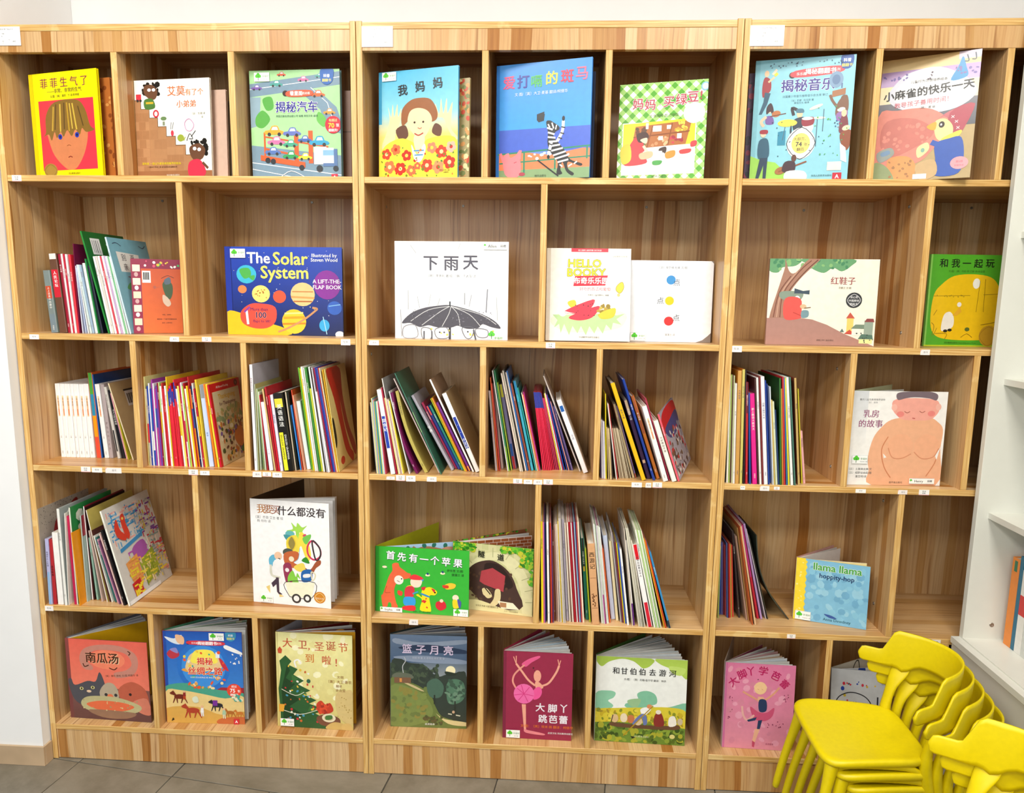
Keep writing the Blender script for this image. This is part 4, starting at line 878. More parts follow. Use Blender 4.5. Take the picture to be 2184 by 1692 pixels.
solar="""G 0 0 100 100 2848b8 101c50;k f0f0f0,f8f0a0 40 2 2 96 80 .35;r 2038a0 0 0 5 100;l 101848 .4 5 0 5 100;b f0c020 0 74 14 76 30 84 50 92 52 100 0 100;e 40b8d8 18 31 8.6 10.4;b 50b050 12 26 20 24 22 32 16 36;b 50b050 20 34 25 32 24 38;e e88850 14 48 3.8 4.6;e f0dc78 30 53 7.8 9.8;k c88838,a86820 12 25 46 10 12 .7;e e85838 46 56 5.6 7.2;e e8c888 66 53 10.4 13.4;l c88848 1 57 50 75 50;l d8a058 1.6 56 56 76 57;l b87038 1.2 58 61 74 61;e 882898 87 42 11.4 16.4
T ffffff 6.4 87 38 A LIFT-THE-;T ffffff 6.4 87 44.5 FLAP BOOK;b e85040 12 74 20 65 30 64 42 68 42 84 34 92 22 92 13 86;TO f8a890 9.4 29 77 100;TT 382058 9.4 29 77 100;T 382058 5 28 70.5 More than;T 382058 4.6 30 84 flaps to lift!;s f8f8f8 2 17 72 18 88;s 9040a0 1.6 15 74 20 68
e f8c830 58 84 10.4 14;l f0a020 2 49 80 67 79;l e88820 1.6 48 87 68 86;l f8e088 1.4 50 75 66 74;s c89060 1.6 44 96 52 92 66 82 76 72 78 69 74 68;e 3060c0 93 68 6.2 7.8;s 80b8e8 .8 88 66 98 64;e 38a8e0 84 88 4.4 6.8;s a8d8f0 .7 83 78 86 98;e fafafa 97 98 3.8 3.8
TT fcf8f0 17.5 29 12 The;TT f8e868 20 56 12.5 Solar;TT f8e868 20 51 28 System;T ffffff 5.6 85 9 Illustrated by;T ffffff 5.6 85 14 Steven Wood""",
rain="""bg f8f8f8;G 0 0 4 100 e8e8ec f4f4f4;TT 484450 16.5 32 22 下;TT 484450 16.5 50 22 雨;TT 484450 16.5 67 21 天;t 606060 3.2 50 35 〔韩〕李惠利 著/绘 〔韩〕千太阳 译
b 48444c 6 84 14 74 26 68 42 65 50 65 62 68 76 73 88 80 94 88 86 87 78 84 74 88 64 89 56 86 50 88 38 88 30 86 22 88 14 84;s d8d8d8 .5 49 66 30 70 14 82;s d8d8d8 .5 49 66 40 72 24 86;s d8d8d8 .5 50 66 48 74 42 87;s d8d8d8 .5 50 66 56 74 58 86;s d8d8d8 .5 50 66 66 74 76 86;s d8d8d8 .5 50 66 76 74 90 84;s 141414 1.2 49 66 49 61;k 686470,34303a,807c88 70 14 70 72 14 .5;s 28242c 2 49 88 49 100
l b0b0b4 .6 12 50 12 70;l b0b0b4 .5 20 56 22 68;l c0c0c0 .5 32 54 30 66;l a0a0a4 .5 68 54 66 66;l 808088 .9 82 48 81 72;l b8b8b8 .5 90 56 91 80;l b0b0b0 .5 14 4 19 12;l b0b0b0 .5 40 58 38 66;l c0c0c0 .5 58 2 56 8;l 909094 .6 62 52 62 64;l 909094 .5 5 70 6 98
o 8a8a90 .7 8 88 18 86 20 98 8 99;o 707078 .7 36 90 46 88 48 98 38 99;k f0d850 10 26 88 66 8 1.1;o 707078 .7 24 89 32 90 32 100 25 100;o 606068 .7 60 88 70 88 68 98 63 98;o 707078 .7 72 89 82 90 82 97 74 97;s 505058 1.4 70 90 72 100;s 505058 1.2 26 92 26 100;s 505058 1.2 33 92 33 100;e 404048 40 93 .8 .8;e 404048 44 93 .8 .8;e 404048 65 92 .8 .8;tree 86 94 2.6;t 40a040 3 92 98 幸福树""",
booky="""bg f6f2e8;r d8ccb8 0 0 4 100;l b8a890 .4 4.4 0 4.4 100;p d8203c 29 0 73 0 73 4 29 4;t ffffff 2 51 2.2 幼儿情境 认知早教 亲子共读;t 606058 2 87 8.5 认知情境互动绘本
TO 384018 12 45 16 HELLO;TT e8e020 12 45 16 HELLO;TO 384018 12 47 26 BOOKY;TT e8e020 12 47 26 BOOKY;p d01c38 34 30 73 29 70 40 32 41;TT ffffff 7.6 53 35 布奇乐乐园;b f8ecec 42 42 73 41 73 46 43 47;t c83040 4.2 58 44 好吃的西瓜和葡萄;t 505050 2 62 50.5 布奇乐儿童发展中心 编著
b f0d840 84 40 90 36 92 42 88 48 83 45;o a08820 .6 84 40 90 36 92 42 88 48 83 45;e e8c878 86 50 1.8 1.8;b e0ecd0 6 80 20 70 90 68 92 82 76 88 50 90 24 90;p b8d898 8 72 14 78 10 86 16 82 18 92 22 82 28 94 32 84 38 92 42 84 48 94 52 84 58 92 62 84 68 92 72 82 78 88 80 80 90 82 84 76 94 70 84 72 70 70 40 72 20 72;e f8f6f0 20 66 6 8;e f8f4ec 30 60 6 7;b f0c838 26 58 34 56 36 62 32 65 27 62;b e8384c 22 68 56 55 54 64 44 69 32 71;b f8f0e0 22 68 24 70 46 71 56 62 57 55 56 62 44 69 32 70;b e8384c 28 74 62 62 60 70 52 76 38 78;k 401018 14 34 60 24 14 .7;k b89838,c8b048,988028 22 62 60 14 14 2.6;b d8c838 64 70 82 64 80 74 66 76;t 404840 2.2 52 96 外语教学与研究出版社""",
dots="""bg f6f7fa;G 0 0 6 100 e4e6ec f6f7fa;t 505868 3.4 50 8.5 〔法〕埃尔维·杜莱 文/图;e 4898d8 49 23.5 5.6 5.6;t 405068 9 56 26.5 点;e e8d028 48 49 5.4 5.4;t 404850 9 37 49 点;e d83838 48 74 5.8 5.6;t 404850 9 57 70 点;t 606060 3 50 91 蒲蒲兰 译;p 8c8078 100 88 100 100 82 100 90 97 96 92;p 8c8078 100 0 100 3 97 0""",
shoes="""bg f6f0dc;b 68a070 0 0 28 0 24 8 12 10 8 16 0 14;b 68a070 30 0 76 0 74 8 66 14 58 10 50 16 40 12 34 6;k 488860,88b878 30 4 0 70 12 2;b a87c68 14 0 14 10 10 30 2 70 8 70 20 66 22 50 20 40 28 24 40 8 46 0 36 0 24 16 18 14;s 784838 .9 12 68 14 40 28 14 38 2;s 784838 .9 6 68 10 40 20 20;s 684030 .9 17 64 18 40 32 16 44 1;s c8a088 .9 9 68 12 40 26 14;p b08478 0 69 28 68 42 70 56 76 72 86 96 98 100 100 0 100
b 889888 12 38 30 38 32 44 26 50 12 46;p 405060 24 34 32 37 38 36 38 41 30 40 24 40;e f8f8f8 27 46 2.6 3.4;b e05850 16 46 30 46 32 62 34 66 28 70 16 69;s c04038 .8 24 62 32 66;b 7898a0 32 60 38 60 38 67 32 68;e d8b890 33 55 3 2.6;s 806048 .9 34 57 40 56;T 9a4048 9.5 68 25 红鞋子;t 706050 2.6 70 33 汤素兰 文/图
e 303438 79 47 7.4 9;o d8d8d8 .5 73 47 79 40 85 47 79 54;T f0f0f0 3 79 43.5 冰心奖;T f0f0f0 3 79 47.5 中国原创;T f0f0f0 3 79 51.5 图画书;r e8d070 74 68 6 18;p c85848 73 68 76.5 61 81 68;p c85040 72 86 77 81 82 87;r f0ece0 79 80 8 8;p 788c78 78 80 82 75 90 75 92 80;r 98a898 90 70 8 22;p 904848 90 72 92 68 98 68 99 72;p 587868 85 92 88 86 98 87 99 93;r f0e8a0 86 92 12 5;k 405048 10 78 84 18 12 .8;p 607870 68 84 70 80 72 84;t 685048 2.2 55 94 湖南少年儿童出版社""",
play="""bg 54ac2c;r 88c858 0 0 2.4 100;r c8d830 0 98.6 100 1.4;b f0c41c 18 32 34 23 60 21 84 24 96 34 99 50 99 76 92 90 70 93 30 92 12 86 6 70 8 44;TT 1c2818 10 18 9.5 和;TT 1c2818 10 34 9.5 我;TT 1c2818 10 49 9.5 一;TT 1c2818 10 65 9.5 起;TT 1c2818 10 81 9 玩;t 386020 2.6 50 18 文/图/〔美〕玛丽·荷·艾斯 译/余治莹;e f4f4e8 65 31 5 5.6;s 806010 .6 70 28 68 62;s 806010 .6 77 26 78 62;s 987818 .6 8 45 58 44;s 987818 .6 76 43 98 42;k 988020 14 12 44 44 2 .8
b f4f0e4 24 66 32 62 38 68 38 78 30 82 22 82;p e8b030 36 66 46 56 48 62 42 66;e f4f0e8 44 54 3 2.6;e 282820 28 83 3 1.6;e 282820 34 82 3 1.6;e 607030 58 81 3.4 2.2;s 907018 .7 10 88 12 78 8 74;s 907018 .7 12 88 16 80;s 907018 .7 14 60 10 66;s 907018 .7 14 86 30 86 28 92;s 907018 .7 50 90 58 86 66 90;s 907018 .7 76 76 90 74 98 72;e c89c2c 88 88 13 11.5;o a88020 .7 76 88 88 78 100 88 88 99;t 386020 2.2 50 96 河北教育出版社 Hebei Education Press""",
boob="""bg f4f2ee;G 0 0 16 60 d8dce0 f4f2ee;b eeb28c 42 30 60 27 82 27 92 32 98 40 97 60 95 100 26 100 22 84 20 70 24 50 32 38;b f0a898 42 18 46 8 86 8 92 18 88 26 80 30 56 30 48 26;e f2b8a8 44 17 3 3.6;e f2b8a8 91 16 3 3.6;b 786870 46 2 60 0 80 0 89 3 88 9 80 7 66 6 56 7 47 9;e ea8880 51 24 4 3;e ea8880 84 23 4 3;s a05848 .7 55 21 58 22.5 61 21;s a05848 .7 71 20.5 74 22 77 20.5;s b85048 .9 64 28 67 28.4;e f0b08a 54 58 13.6 13;e f0b08a 82 58 13.6 13;s d88c68 .9 41 60 46 70 56 71 66 66;s d88c68 .9 69 64 78 71 90 69 95 60;s d08058 1 40 48 34 62 38 80 46 92;s d08058 1 96 60 92 76 84 90;p f4f2ee 36 66 40 70 37 71;p f4f2ee 97 58 94 72 92 68
t 808080 2.4 20 9 重庆儿童性教育推荐读物;t 909090 2.2 20 12 〔日〕 绘本;T 985078 8.6 20 24 乳房;T 985078 8.6 20 34.5 的故事;t 606060 2.8 12 83 〔日〕土屋麻由美/文;t 606060 2.8 12 87 〔日〕相野谷由起/图;t 606060 2.8 14 91 唐亚明/译;t 605040 2.4 52 97 连环画出版社""",
buy="""bg fafafa;T b87838 9.4 14 9 我;T a86838 9.4 23.5 9 要;T 904828 9.4 33 9.2 买;T 504848 6 39.5 8 “;TT 40383c 9.4 65 9.6 什么都没有;T 504848 6 95 9 ”;t 606060 3 23 17 〔英〕乔恩·艾吉 著 绘;t 606060 3 17 20.5 杨 玲玲 译
b a8dc58 52 20 58 24 60 20 66 24 72 22 66 28 70 31 62 29 63 36 58 36 57 28 50 30 46 28 54 26;e 68b8b8 50 31 6 3;b 4898a0 42 32 56 34 50 40 46 38;b f0dc50 46 36 58 32 62 44 56 50 46 46;e 988848 52 40 4.4 7;o e8c838 1.4 47 40 52 33 57 40 52 47;e 505850 47 49 7 4;b f8e050 62 30 68 30 74 40 76 52 68 58 60 46;b d84868 66 32 70 30 72 34;b 78c858 66 34 76 30 76 34 70 40;o d83860 2.2 72 42 78 36 87 42 88 50 80 54 73 50;o 403438 2 78 36 87 42 88 50 82 54;b c8683c 42 50 60 48 60 62 44 62;e f0e0c0 51 55 3.4 2.6;b f0f8fc 54 58 60 54 62 44 64 42 66 46 70 56 68 60 60 60;s 90c0d8 .7 54 58 60 54 62 44;b 983858 40 62 50 60 52 78 44 80;e f0e8e8 45 66 2.6 2;b a85838 64 60 74 64 82 56 88 54 88 58 82 62 76 68;b 389030 64 56 70 52 74 58;b f0d860 54 62 66 58 68 66 58 66;b 2868b0 64 66 76 64 76 74 64 76;b f0f0f0 66 69 74 68 74 71 66 72;o e8e0b8 1.4 76 66 81 68 80 72 77 74;b 88d048 46 72 52 66 56 72 58 68 62 74 58 72 60 80 55 78 52 84 51 76 46 78
p f4f4d8 42 78 80 76 76 91 52 92 46 90;o 484040 .8 42 78 80 76 76 91 52 92 46 90;e 383838 56 93 6 4.6;e f0f0f0 56 93 3.6 2.8;e 383838 70 92 5 4;e f0f0f0 70 92 2.6 2.2;b 68b8d8 22 56 28 52 32 56 30 62 23 63;e f0c8a8 34 53 5 4;e 303030 35 56 1.6 1;b f4f4f4 27 60 37 57 38 78 28 78;s d8d8c8 3 24 62 25 72 36 74;p 483848 30 74 34 74 34 88 38 90 34 91 31 88;p 483848 24 80 32 74 34 78 26 84;p e8d080 17 84 22 82 22 90;p e8d080 34 90 40 92 34 93;e d08828 86 90 7.4 5.6;o f0d090 .7 80 90 86 85.6 92 90 86 94.4;t f8e8c8 2 86 91 国际大奖""",
apple="""bg 38b438;G 0 0 3.6 100 2c9c34 2c9c34;Tro 181c28 -3 14 16 13.4 首;Tro 181c28 -3 14 28 15 先;Tro 181c28 -3 14 40.5 16 有;Tro 181c28 -3 14 52 17 一;Tro 181c28 -3 14 63.5 18 个;Tro 181c28 -3 14 75.5 19 苹;Tro 181c28 -3 14 88 20 果
Tr ffffff -3 14 16 13 首;Tr ffffff -3 14 28 14.6 先;Tr ffffff -3 14 40.5 15.6 有;Tr ffffff -3 14 52 16.6 一;Tr ffffff -3 14 63.5 17.6 个;Tr ffffff -3 14 75.5 18.6 苹;Tr ffffff -3 14 88 19.6 果;T 205020 4.4 85 31.5 伊东宽 文/图;T 205020 4.4 88 37.5 蒲蒲兰 译
b e86840 8 72 14 46 18 36 18 26 24 24 26 30 30 34 34 38 38 40 36 46 32 48 24 52 20 66 22 84 24 92 18 94 16 88 12 92 8 94 6 76;e 38b438 15 90 2 5;e f4ece0 25 50 5 7 -10;s 604020 .6 23 51 26 53;e 402010 28 48 .8 1.1;s b04828 .6 12 60 10 70 16 70;b e84838 24 66 29 68 28 74 24 72
b f4e0c8 38 48 44 44 50 48 48 58 42 60 38 56;b e83840 37 44 42 40 50 44 50 48 38 48;p 4898d8 48 47 52 47 51 50;b f4d838 33 60 40 58 40 74 34 74;b d83848 32 62 38 58 42 62 40 76 32 76;b 38a0e8 31 76 42 76 42 88 31 88;b e83038 30 90 42 88 42 96 30 95;s 38a8c8 1.6 40 70 46 66
b f4e020 50 64 58 58 66 64 64 70 58 72 60 92 58 96 48 94 50 78 44 72 46 70 50 74;b d83038 49 60 54 58 52 64;b d83038 60 60 64 62 63 66;b 3890c8 50 68 58 72 57 74 49 70;k d83030 8 50 74 8 16 1.3;e 201810 64 66 1 1.2;b d82838 66 80 74 79 76 88 70 93 65 88;e f0dcc0 71 78 2 2.6;b f0c838 74 54 80 50 86 52 84 58 76 60;b d84028 72 54 78 54 78 58 73 58;s 204878 2.4 8 30 12 32;e f4e8c0 9.6 31 2.6 1.8;e f4e8c0 56 40 2.6 1.8;s 204878 2 55 37 57 39;e f4e8c0 72 36 2.6 1.8;s 204878 2 71 33 73 35;e f4e4c8 86 72 3.4 4.6;b f0d828 83 76 88 76 90 86 84 88;b 5058a8 88 74 92 78 91 88 89 84;t 205828 3 50 97 北京少年儿童出版社""",
tunnel="""bg d8d4a0;bricks d4d09c c8c890 0 0 100 100 9 9;b e0dcac 14 86 12 60 20 34 36 16 56 10 78 18 92 40 98 66 98 100 88 100 86 70 78 44 62 26 50 22 34 28 24 44 20 64;l a8a878 .8 24 30 16 20;l a8a878 .8 36 20 32 8;l a8a878 .8 50 18 50 4;l a8a878 .8 66 20 72 8;l a8a878 .8 78 32 90 20;l a8a878 .8 86 48 100 40;l a8a878 .8 90 64 100 60;l a8a878 .8 91 80 100 79
b 46302a 10 92 10 68 16 46 28 30 46 23 60 28 72 40 80 60 84 92;b 2c1c18 40 30 56 28 68 40 76 58 60 66 44 60;p 9c9468 8 66 22 70 40 92 30 100 6 100;b e4dca4 4 92 30 84 60 92 80 96 100 98 100 100 0 100;k 5a4030 30 14 40 60 44 2
p b04048 36 40 50 34 66 44 64 68 40 60 34 56;e e8c898 42 72 4 5;b e0d09c 38 66 44 66 50 76 44 80 38 72;b e0d09c 54 66 60 66 60 82 52 92 46 92 52 80;s 302018 1.4 41 65 48 74;p f4ecd0 57 82 76 83 84 92 62 93;r b08058 60 84 8 7
k 48a828,78c030,308020,c8c838 150 -2 0 30 11 2.4;k 48a828,78c030,308020,c8c838 150 60 0 42 9 2.4;k 48a828,78c030,c8c838,308020 110 84 4 18 24 2.6;k 58b030,a8c838 30 94 20 8 34 2.2;TT 202018 10.4 36 15 隧;TT 202018 10.4 60 17 道;t 504828 2.8 44 92 安东尼·布朗 文图 崔维燕 译;t 403820 2.6 74 95.5 二十一世纪出版社""",
llama="""bg 80bcdc;k 98cce4,70acd0,88c4e0 70 18 10 80 84 6;p f4d838 0 0 12 0 12 100 0 100;k f4e890 14 2 2 9 94 1.4;p f4d838 12 2 15 5 13 9 15 14 13 19 15 24 13 29 15 34 13 39 15 44 13 49 15 54 13 59 15 64 13 69 15 74 13 79 15 84 13 89 15 94 13 99 11 99 11 2;TO f0f8d8 16 56 10 llama llama;TT 3c9c48 16 56 10 llama llama;TT 183868 10.4 56 24 hoppity-hop;b 3858a0 42 85 52 86 60 90 50 90;T 306878 6.4 60 93 Anna Dewdney""",
pumpkin="""G 0 0 100 60 e86858 f08068;G 0 60 100 40 885850 604040;G 0 0 4 100 904848 704040;b c88878 16 24 22 12 40 6 66 6 84 14 88 26 84 38 74 44 60 46 58 40 72 36 80 28 74 16 56 12 34 14 26 26 32 34 30 38 20 36;e f48868 50 24 22 12
T e8c8a0 14.4 44.5 23 南瓜汤;TT 4c2818 14 44 22.4 南瓜汤;s 4c2818 1.2 20 30 22 34 27 32;s 4c2818 1.2 52 34 58 36 62 33;s 4c2818 1.2 76 12 79 14 77 17;tr 583828 5 3 66 43 〔英〕海伦·库柏 文/图 柯倩华 译
b 505058 0 54 4 50 8 58 24 52 34 52 40 40 46 58 44 68 36 80 20 84 6 76;e d8d088 16 62 2.4 2;e 202020 16 62 1 1.4;e d8d088 30 60 2.4 2;e 202020 30 60 1 1.4;e e8c8a8 25 65 3 1.6;s c05040 1.4 24 73 30 74;b b8a890 38 66 46 54 56 54 62 66 58 78 44 80;e 383838 46 68 2 2;e 383838 58 68 2 2;b e87850 48 68 54 68 55 78 47 78;b c06048 62 60 78 50 94 58 98 76 84 84 66 76;e 302020 76 66 1.8 1.8;b d88068 78 76 96 70 100 90 86 88
b c0b888 14 80 22 72 44 70 66 72 88 80 84 88 64 92 40 92 20 88;b e87048 22 80 40 76 66 77 80 82 64 88 38 88 24 84;b 98745c 24 88 80 89 70 97 40 97;k d8c890,a8a070 20 16 74 70 14 1""",
silk="""G 0 0 100 60 2058b8 3880d0;r 1c4ca8 0 0 4 100;e 2870c8 50 38 34 28;e 3c90e0 50 38 28 23;b e8c890 30 30 40 22 62 22 72 32 70 40 30 44;b f8e858 36 26 42 20 60 20 66 26 66 34 36 34;b 48a088 0 60 30 56 60 62 100 66 100 78 0 74;b e8cc88 0 66 20 64 50 68 76 72 100 70 100 100 0 100;b d8a850 0 84 40 82 70 90 100 86 100 100 0 100;b c86838 70 94 100 92 100 100 66 100
b d8e4f0 2 6 14 8 24 4 22 14 10 12;b e8b890 16 4 26 6 26 14 18 12;b b83848 4 24 14 18 20 26 10 30;b 8888c8 8 20 16 18 18 24;b f0f0f0 80 14 100 22 98 24 78 18;k f0f0f0 10 84 24 14 10 1.2;b c83040 70 28 76 32 82 42 74 38;r e8f0f8 66 22 5 6;b e8a040 22 42 30 44 26 40;k e85830,f0d040,28a098,e8e8e8 26 24 20 54 30 2;k e0a050,f0d8a0,e85830 16 28 48 56 14 2.6
e 301010 32 12 2.6 2;b d83848 34 10 74 10.5 74 14.5 34 14;TT ffffff 4 56 12.5 揭秘翻翻书;t ffffff 2.2 40 12.4 乐乐趣;t ffffff 2.4 71 12.6 系列;b 3890b8 80 0 92 0 92 7 86 10 80 7;T ffffff 2.6 86 3.6 科普;T f0e040 2.6 86 7 翻翻书
TO f8f0c0 8.4 52 32 揭秘;TT d82828 8.4 52 32 揭秘;TO f8f0c0 9 52 42.6 丝绸之路;TT d82828 9 52 42.6 丝绸之路;t e8f0f8 2 52 49.5 法国巴亚出版集团 著 荣信文化 编译;e e84830 88 63 9.4 7.4;T ffffff 2.8 88 58.6 超过;TT ffffff 5.8 86 63 75;T ffffff 3 94 63.5 张;T ffffff 2.8 88 67.6 翻翻页
horse 702818 18 78 13;horse b04028 34 94 15;horse 282830 66 86 12;horse b06828 82 92 9;horse c87830 94 92 8;fig 902828 c84820 24 74 10;fig f0f0f0 e8e8e8 46 92 12;fig a8c8a8 e0d8b8 74 94 12;r 783098 60 74 6 6;b d8e0c8 34 72 40 70 42 76 36 77;p 181810 8 94 10 96 6 98;r d02838 86 94 7 6;TT ffffff 4 89.5 97 A;k 48a898,e8e8c8 14 84 68 16 6 2""",
xmas="""G 0 0 100 100 f0eca8 d8c878;k f8f4c8,e8e098 50 10 2 88 70 5;l b8a860 .5 2 0 2 100;T c85838 10.6 15 11 大;T b84838 10 35 12 卫;T c84838 8 46 14 ，;T c86848 10.6 57 13 圣;T b86040 10.6 72 12 诞;T c86838 10.6 88 13 节;T d07830 10 44 26 到;T c85838 10 66 27 啦;T c84838 10 82 29 ！
p 2c5c30 12 24 20 30 16 34 28 38 22 44 36 50 28 54 44 60 34 64 52 70 42 74 66 80 50 84 70 92 66 100 4 100 4 84 2 60 6 40 4 30;p 1c4020 14 34 18 40 12 48 24 54 14 62 30 70 16 78 34 86 20 96 8 98 6 60;p 3c7038 20 44 28 48 20 54;p 3c7038 32 60 40 64 28 68;p 3c7038 44 76 58 80 40 82;k c83038,e8c040,4898b8,f0f0e0,c86830 46 8 34 48 60 1.7;s e8e8d0 .8 6 60 24 66 36 62;s e8e8d0 .8 6 82 30 86 54 80;s f4f4f4 2 26 36 24 30 29 28 32 32;e 2f6048 42 50 2.6 2.2
b c84028 52 74 58 70 64 74 70 72 74 80 64 84 54 82;k e05030,a83020 14 56 72 16 12 2.4;b d8c080 78 62 90 58 100 60 100 92 86 90 78 78;k a88838 20 80 62 18 26 .8;b 784c38 52 88 66 84 82 88 80 96 58 96;e e8e0c0 68 88 9 4.6;e c8b890 68 88 6 3;b 48783c 64 86 72 85 72 89 64 90;b d0b068 66 96 76 92 88 94 94 100 66 100;b d8b870 86 94 96 93 100 100 86 100;p e8a838 2 76 10 76 8 84 2 84
t 986838 3 84 44 文/图;t 986838 3.6 82 49 〔美〕大卫·香农;t 986838 3 82 53.5 翻译;t 986838 3.4 84 58 余治莹;p c85030 2 18 5 15 8 18 7 22 3 22""",
moon="""G 0 0 100 30 7088a8 405878;b 98a8c0 6 4 40 8 96 4 98 8 50 12 8 10;b 283c5c 10 14 50 10 98 15 96 19 40 18;b 8898b0 4 24 50 22 98 26 96 30 30 29;G 0 30 100 16 687888 90989c;b 303c34 0 34 12 26 24 30 44 32 54 40 64 44 72 42 84 40 92 38 100 44 100 100 0 100;k 384838,2c3830,445440 90 2 32 60 22 4;b 68783c 0 48 20 50 40 56 54 66 60 78 70 88 100 94 100 100 0 100;b 788848 0 56 30 58 48 68 56 84 40 96 0 98;k 687840,7c8c48,8a8440 60 2 58 46 36 4;b 486858 48 52 60 46 70 54 66 66 52 66;b 507860 74 52 84 46 96 50 98 64 90 72 76 72;k 6a8c74,3c5848 40 74 48 24 24 3;r 283028 84 70 2 14;r 283028 57 64 2 10
b c8b888 14 50 30 54 44 60 40 60 28 56;b 606858 3 46 8 41 26 42 29 47;r 785840 5 46 22 6;r d89048 12 47 3 4;s c0c4c8 1 17 41 16 34 20 28 18 24;e f4ecc0 79 37 6.4 5;b 283428 72 38 86 40 84 42 74 42;s c8c8b0 1.6 76 84 92 86;e c8a888 83 82 1.8 1.6;p 303830 81 84 86 84 87 90 84 92 81 90;p 303830 82 90 84 90 81 96;b d8c890 60 84 72 90 100 93 100 97 76 95;k 48502c,5c5430 34 44 88 24 8 2;Tr e4d4f0 0 10.6 22 15 篮;Tr e4d4f0 0 10.6 40 15.4 子;Tr e4d4f0 0 10.6 58 15.6 月;Tr e4d4f0 0 10.6 76 15.8 亮;t c8d0e0 2.4 50 24.4 玛丽·林·雷 文 芭芭拉·库尼 图 译;T e8ece0 2.6 52 96 启发绘本""",
dancer="""bg 982848;G 0 0 3 100 802040 802040;l 601830 .5 3.4 0 3.4 100;b e85c90 26 14 36 8 50 4 52 6 40 12 32 17;s e89888 2.6 30 15 18 24 14 30 14 36 20 44;s f0a890 3 46 38 36 32 26 22 18 14;s f0a890 1.2 18 14 14 6;s f0a890 1.2 18 14 18 5;s f0a890 3 56 38 66 34 76 22 80 14;s f0a890 1.2 80 14 78 7;s f0a890 1.2 80 14 82 8;e f0a890 49 27 5.4 6.8;e 502028 43 18 1.2 1;s 502028 .6 44 20 46 22;b f0a890 46 34 52 34 58 40 48 42;b f0589c 54 40 48 40 42 46 44 54 52 52 56 46;e f06cac 30 48 15 11.4;s d83880 1 30 48 20 42;s d83880 1 30 48 26 38;s d83880 1 30 48 38 40;s d83880 1 30 48 44 50;s d83880 1 30 48 36 57;s d83880 1 30 48 22 56;s d83880 1 30 48 16 50
p f0a890 27 60 33 60 34 90 31 90;b e88890 31 89 38 90 60 93 58 95 34 93;TT f4ecf4 10.4 54 63 大;TT f4ecf4 10.4 72 63.4 脚;TT f4ecf4 10.4 88 63 丫;TT f4ecf4 10 58 76 跳;TT f4ecf4 10 73 76 芭;TT f4ecf4 10 88 76 蕾;T e87830 3.6 64 85 文/图：〔美〕埃米·扬 翻译：柯倩华;T f0e8e8 2.4 84 92 启发文化 河北教育出版社""",
river="""bg eef2ee;b a8c850 10 0 60 0 60 8 52 12 46 8 40 4 28 2 14 6 6 12 0 6 0 0;b b0d058 66 0 100 0 100 22 90 14 80 10 70 6;b c0dc70 80 8 98 10 94 18 84 16;b 8cc8a8 0 44 14 40 22 42 20 48 14 52 20 58 10 66 0 70;b 80c0a0 46 42 56 38 66 42 68 52 60 56 80 56 100 50 100 62 40 60 34 54 48 52;b 98c090 36 50 50 48 46 58 38 56;b d8c838 0 64 24 60 50 58 80 56 100 60 100 80 0 84;k c8b028,a89028,e0d048,889028 110 0 62 98 16 2.4
b 688830 0 78 100 80 100 100 0 100;k 88a038,506820,a8a830,385018 110 0 80 98 18 3.4;b 684830 18 77 40 78 76 78 92 76 88 82 24 82;e d8b888 22 72 4 5;e e8d8b8 32 71 4 5.4;e c87848 40 72 4 5;e d8c098 48 74 4.6 5;b 883028 66 66 72 62 76 70 76 78 66 78;e e8e0d0 70 62 3 2.6;b f0ece0 82 68 88 66 90 76 82 78;e c8b898 94 72 3 4;b f4f4f0 50 60 56 57 62 59 56 66 52 66;e d89060 60 56 3 2.6;b 6878b0 50 66 56 66 58 76 54 78 52 70 44 78 42 76;s b09020 1.2 64 55 32 92;s 302818 .9 18 77 20 68;p 282818 40 92 46 93 42 95;e d8d080 86 90 3 2.6;T 202020 8.4 22 16 和;T 202020 8.4 31 16 甘;T 202020 8.4 41 16 伯;T 202020 8.4 51 16 伯;T 202020 8.4 62 16 去;T 202020 8.4 73 16 游;T 202020 8.4 84 16 河;t 404040 2.8 54 25.4 文/图：〔英〕约翰·伯宁罕 翻译：林良;t d8e0b0 2.4 52 92 河北教育出版社""",
pink="""G 0 0 100 100 dc7ca4 e090a4;r d070a0 0 0 3 100;k e8a0b8,d888a0 40 6 4 90 90 5;Tr b82060 40 11.4 12 22 大;Tr b82060 26 11 24 13 脚;Tr b82060 10 11 36 9 丫;Tr b82060 -8 11 54 8 学;Tr b82060 -24 10.6 72 13 芭;Tr b82060 -42 10 85 22 蕾;o f4d8c8 .9 42 27 51 21 60 27 51 35;e f0c898 51 28 9 7.4;s c89068 .6 47 29 49 30;s c89068 .6 53 29 55 30;s e0a080 2.8 48 42 38 38 26 33;s e0a080 2.8 58 42 70 34 78 26;p e8b090 48 38 56 38 60 44 48 44;b 283c60 50 42 60 42 61 54 51 55;b cc5478 38 50 50 56 62 56 72 50 70 60 60 66 46 65 40 58;s e8b0a8 3 44 60 34 66 28 60 26 50;p 283c60 34 66 48 62 46 66 36 68;p 283c60 50 66 56 65 53 76 49 76;p e8b090 46 76 53 76 47 92 43 90;p c04868 43 90 47 92 46 98 43 97;k 883058 10 6 36 8 30 .9;k 883058 10 62 66 24 8 .9;k 883058 8 84 34 8 10 .9;e 502838 47 18 .7 .6;t a04068 2.2 68 93 启发绘本""",
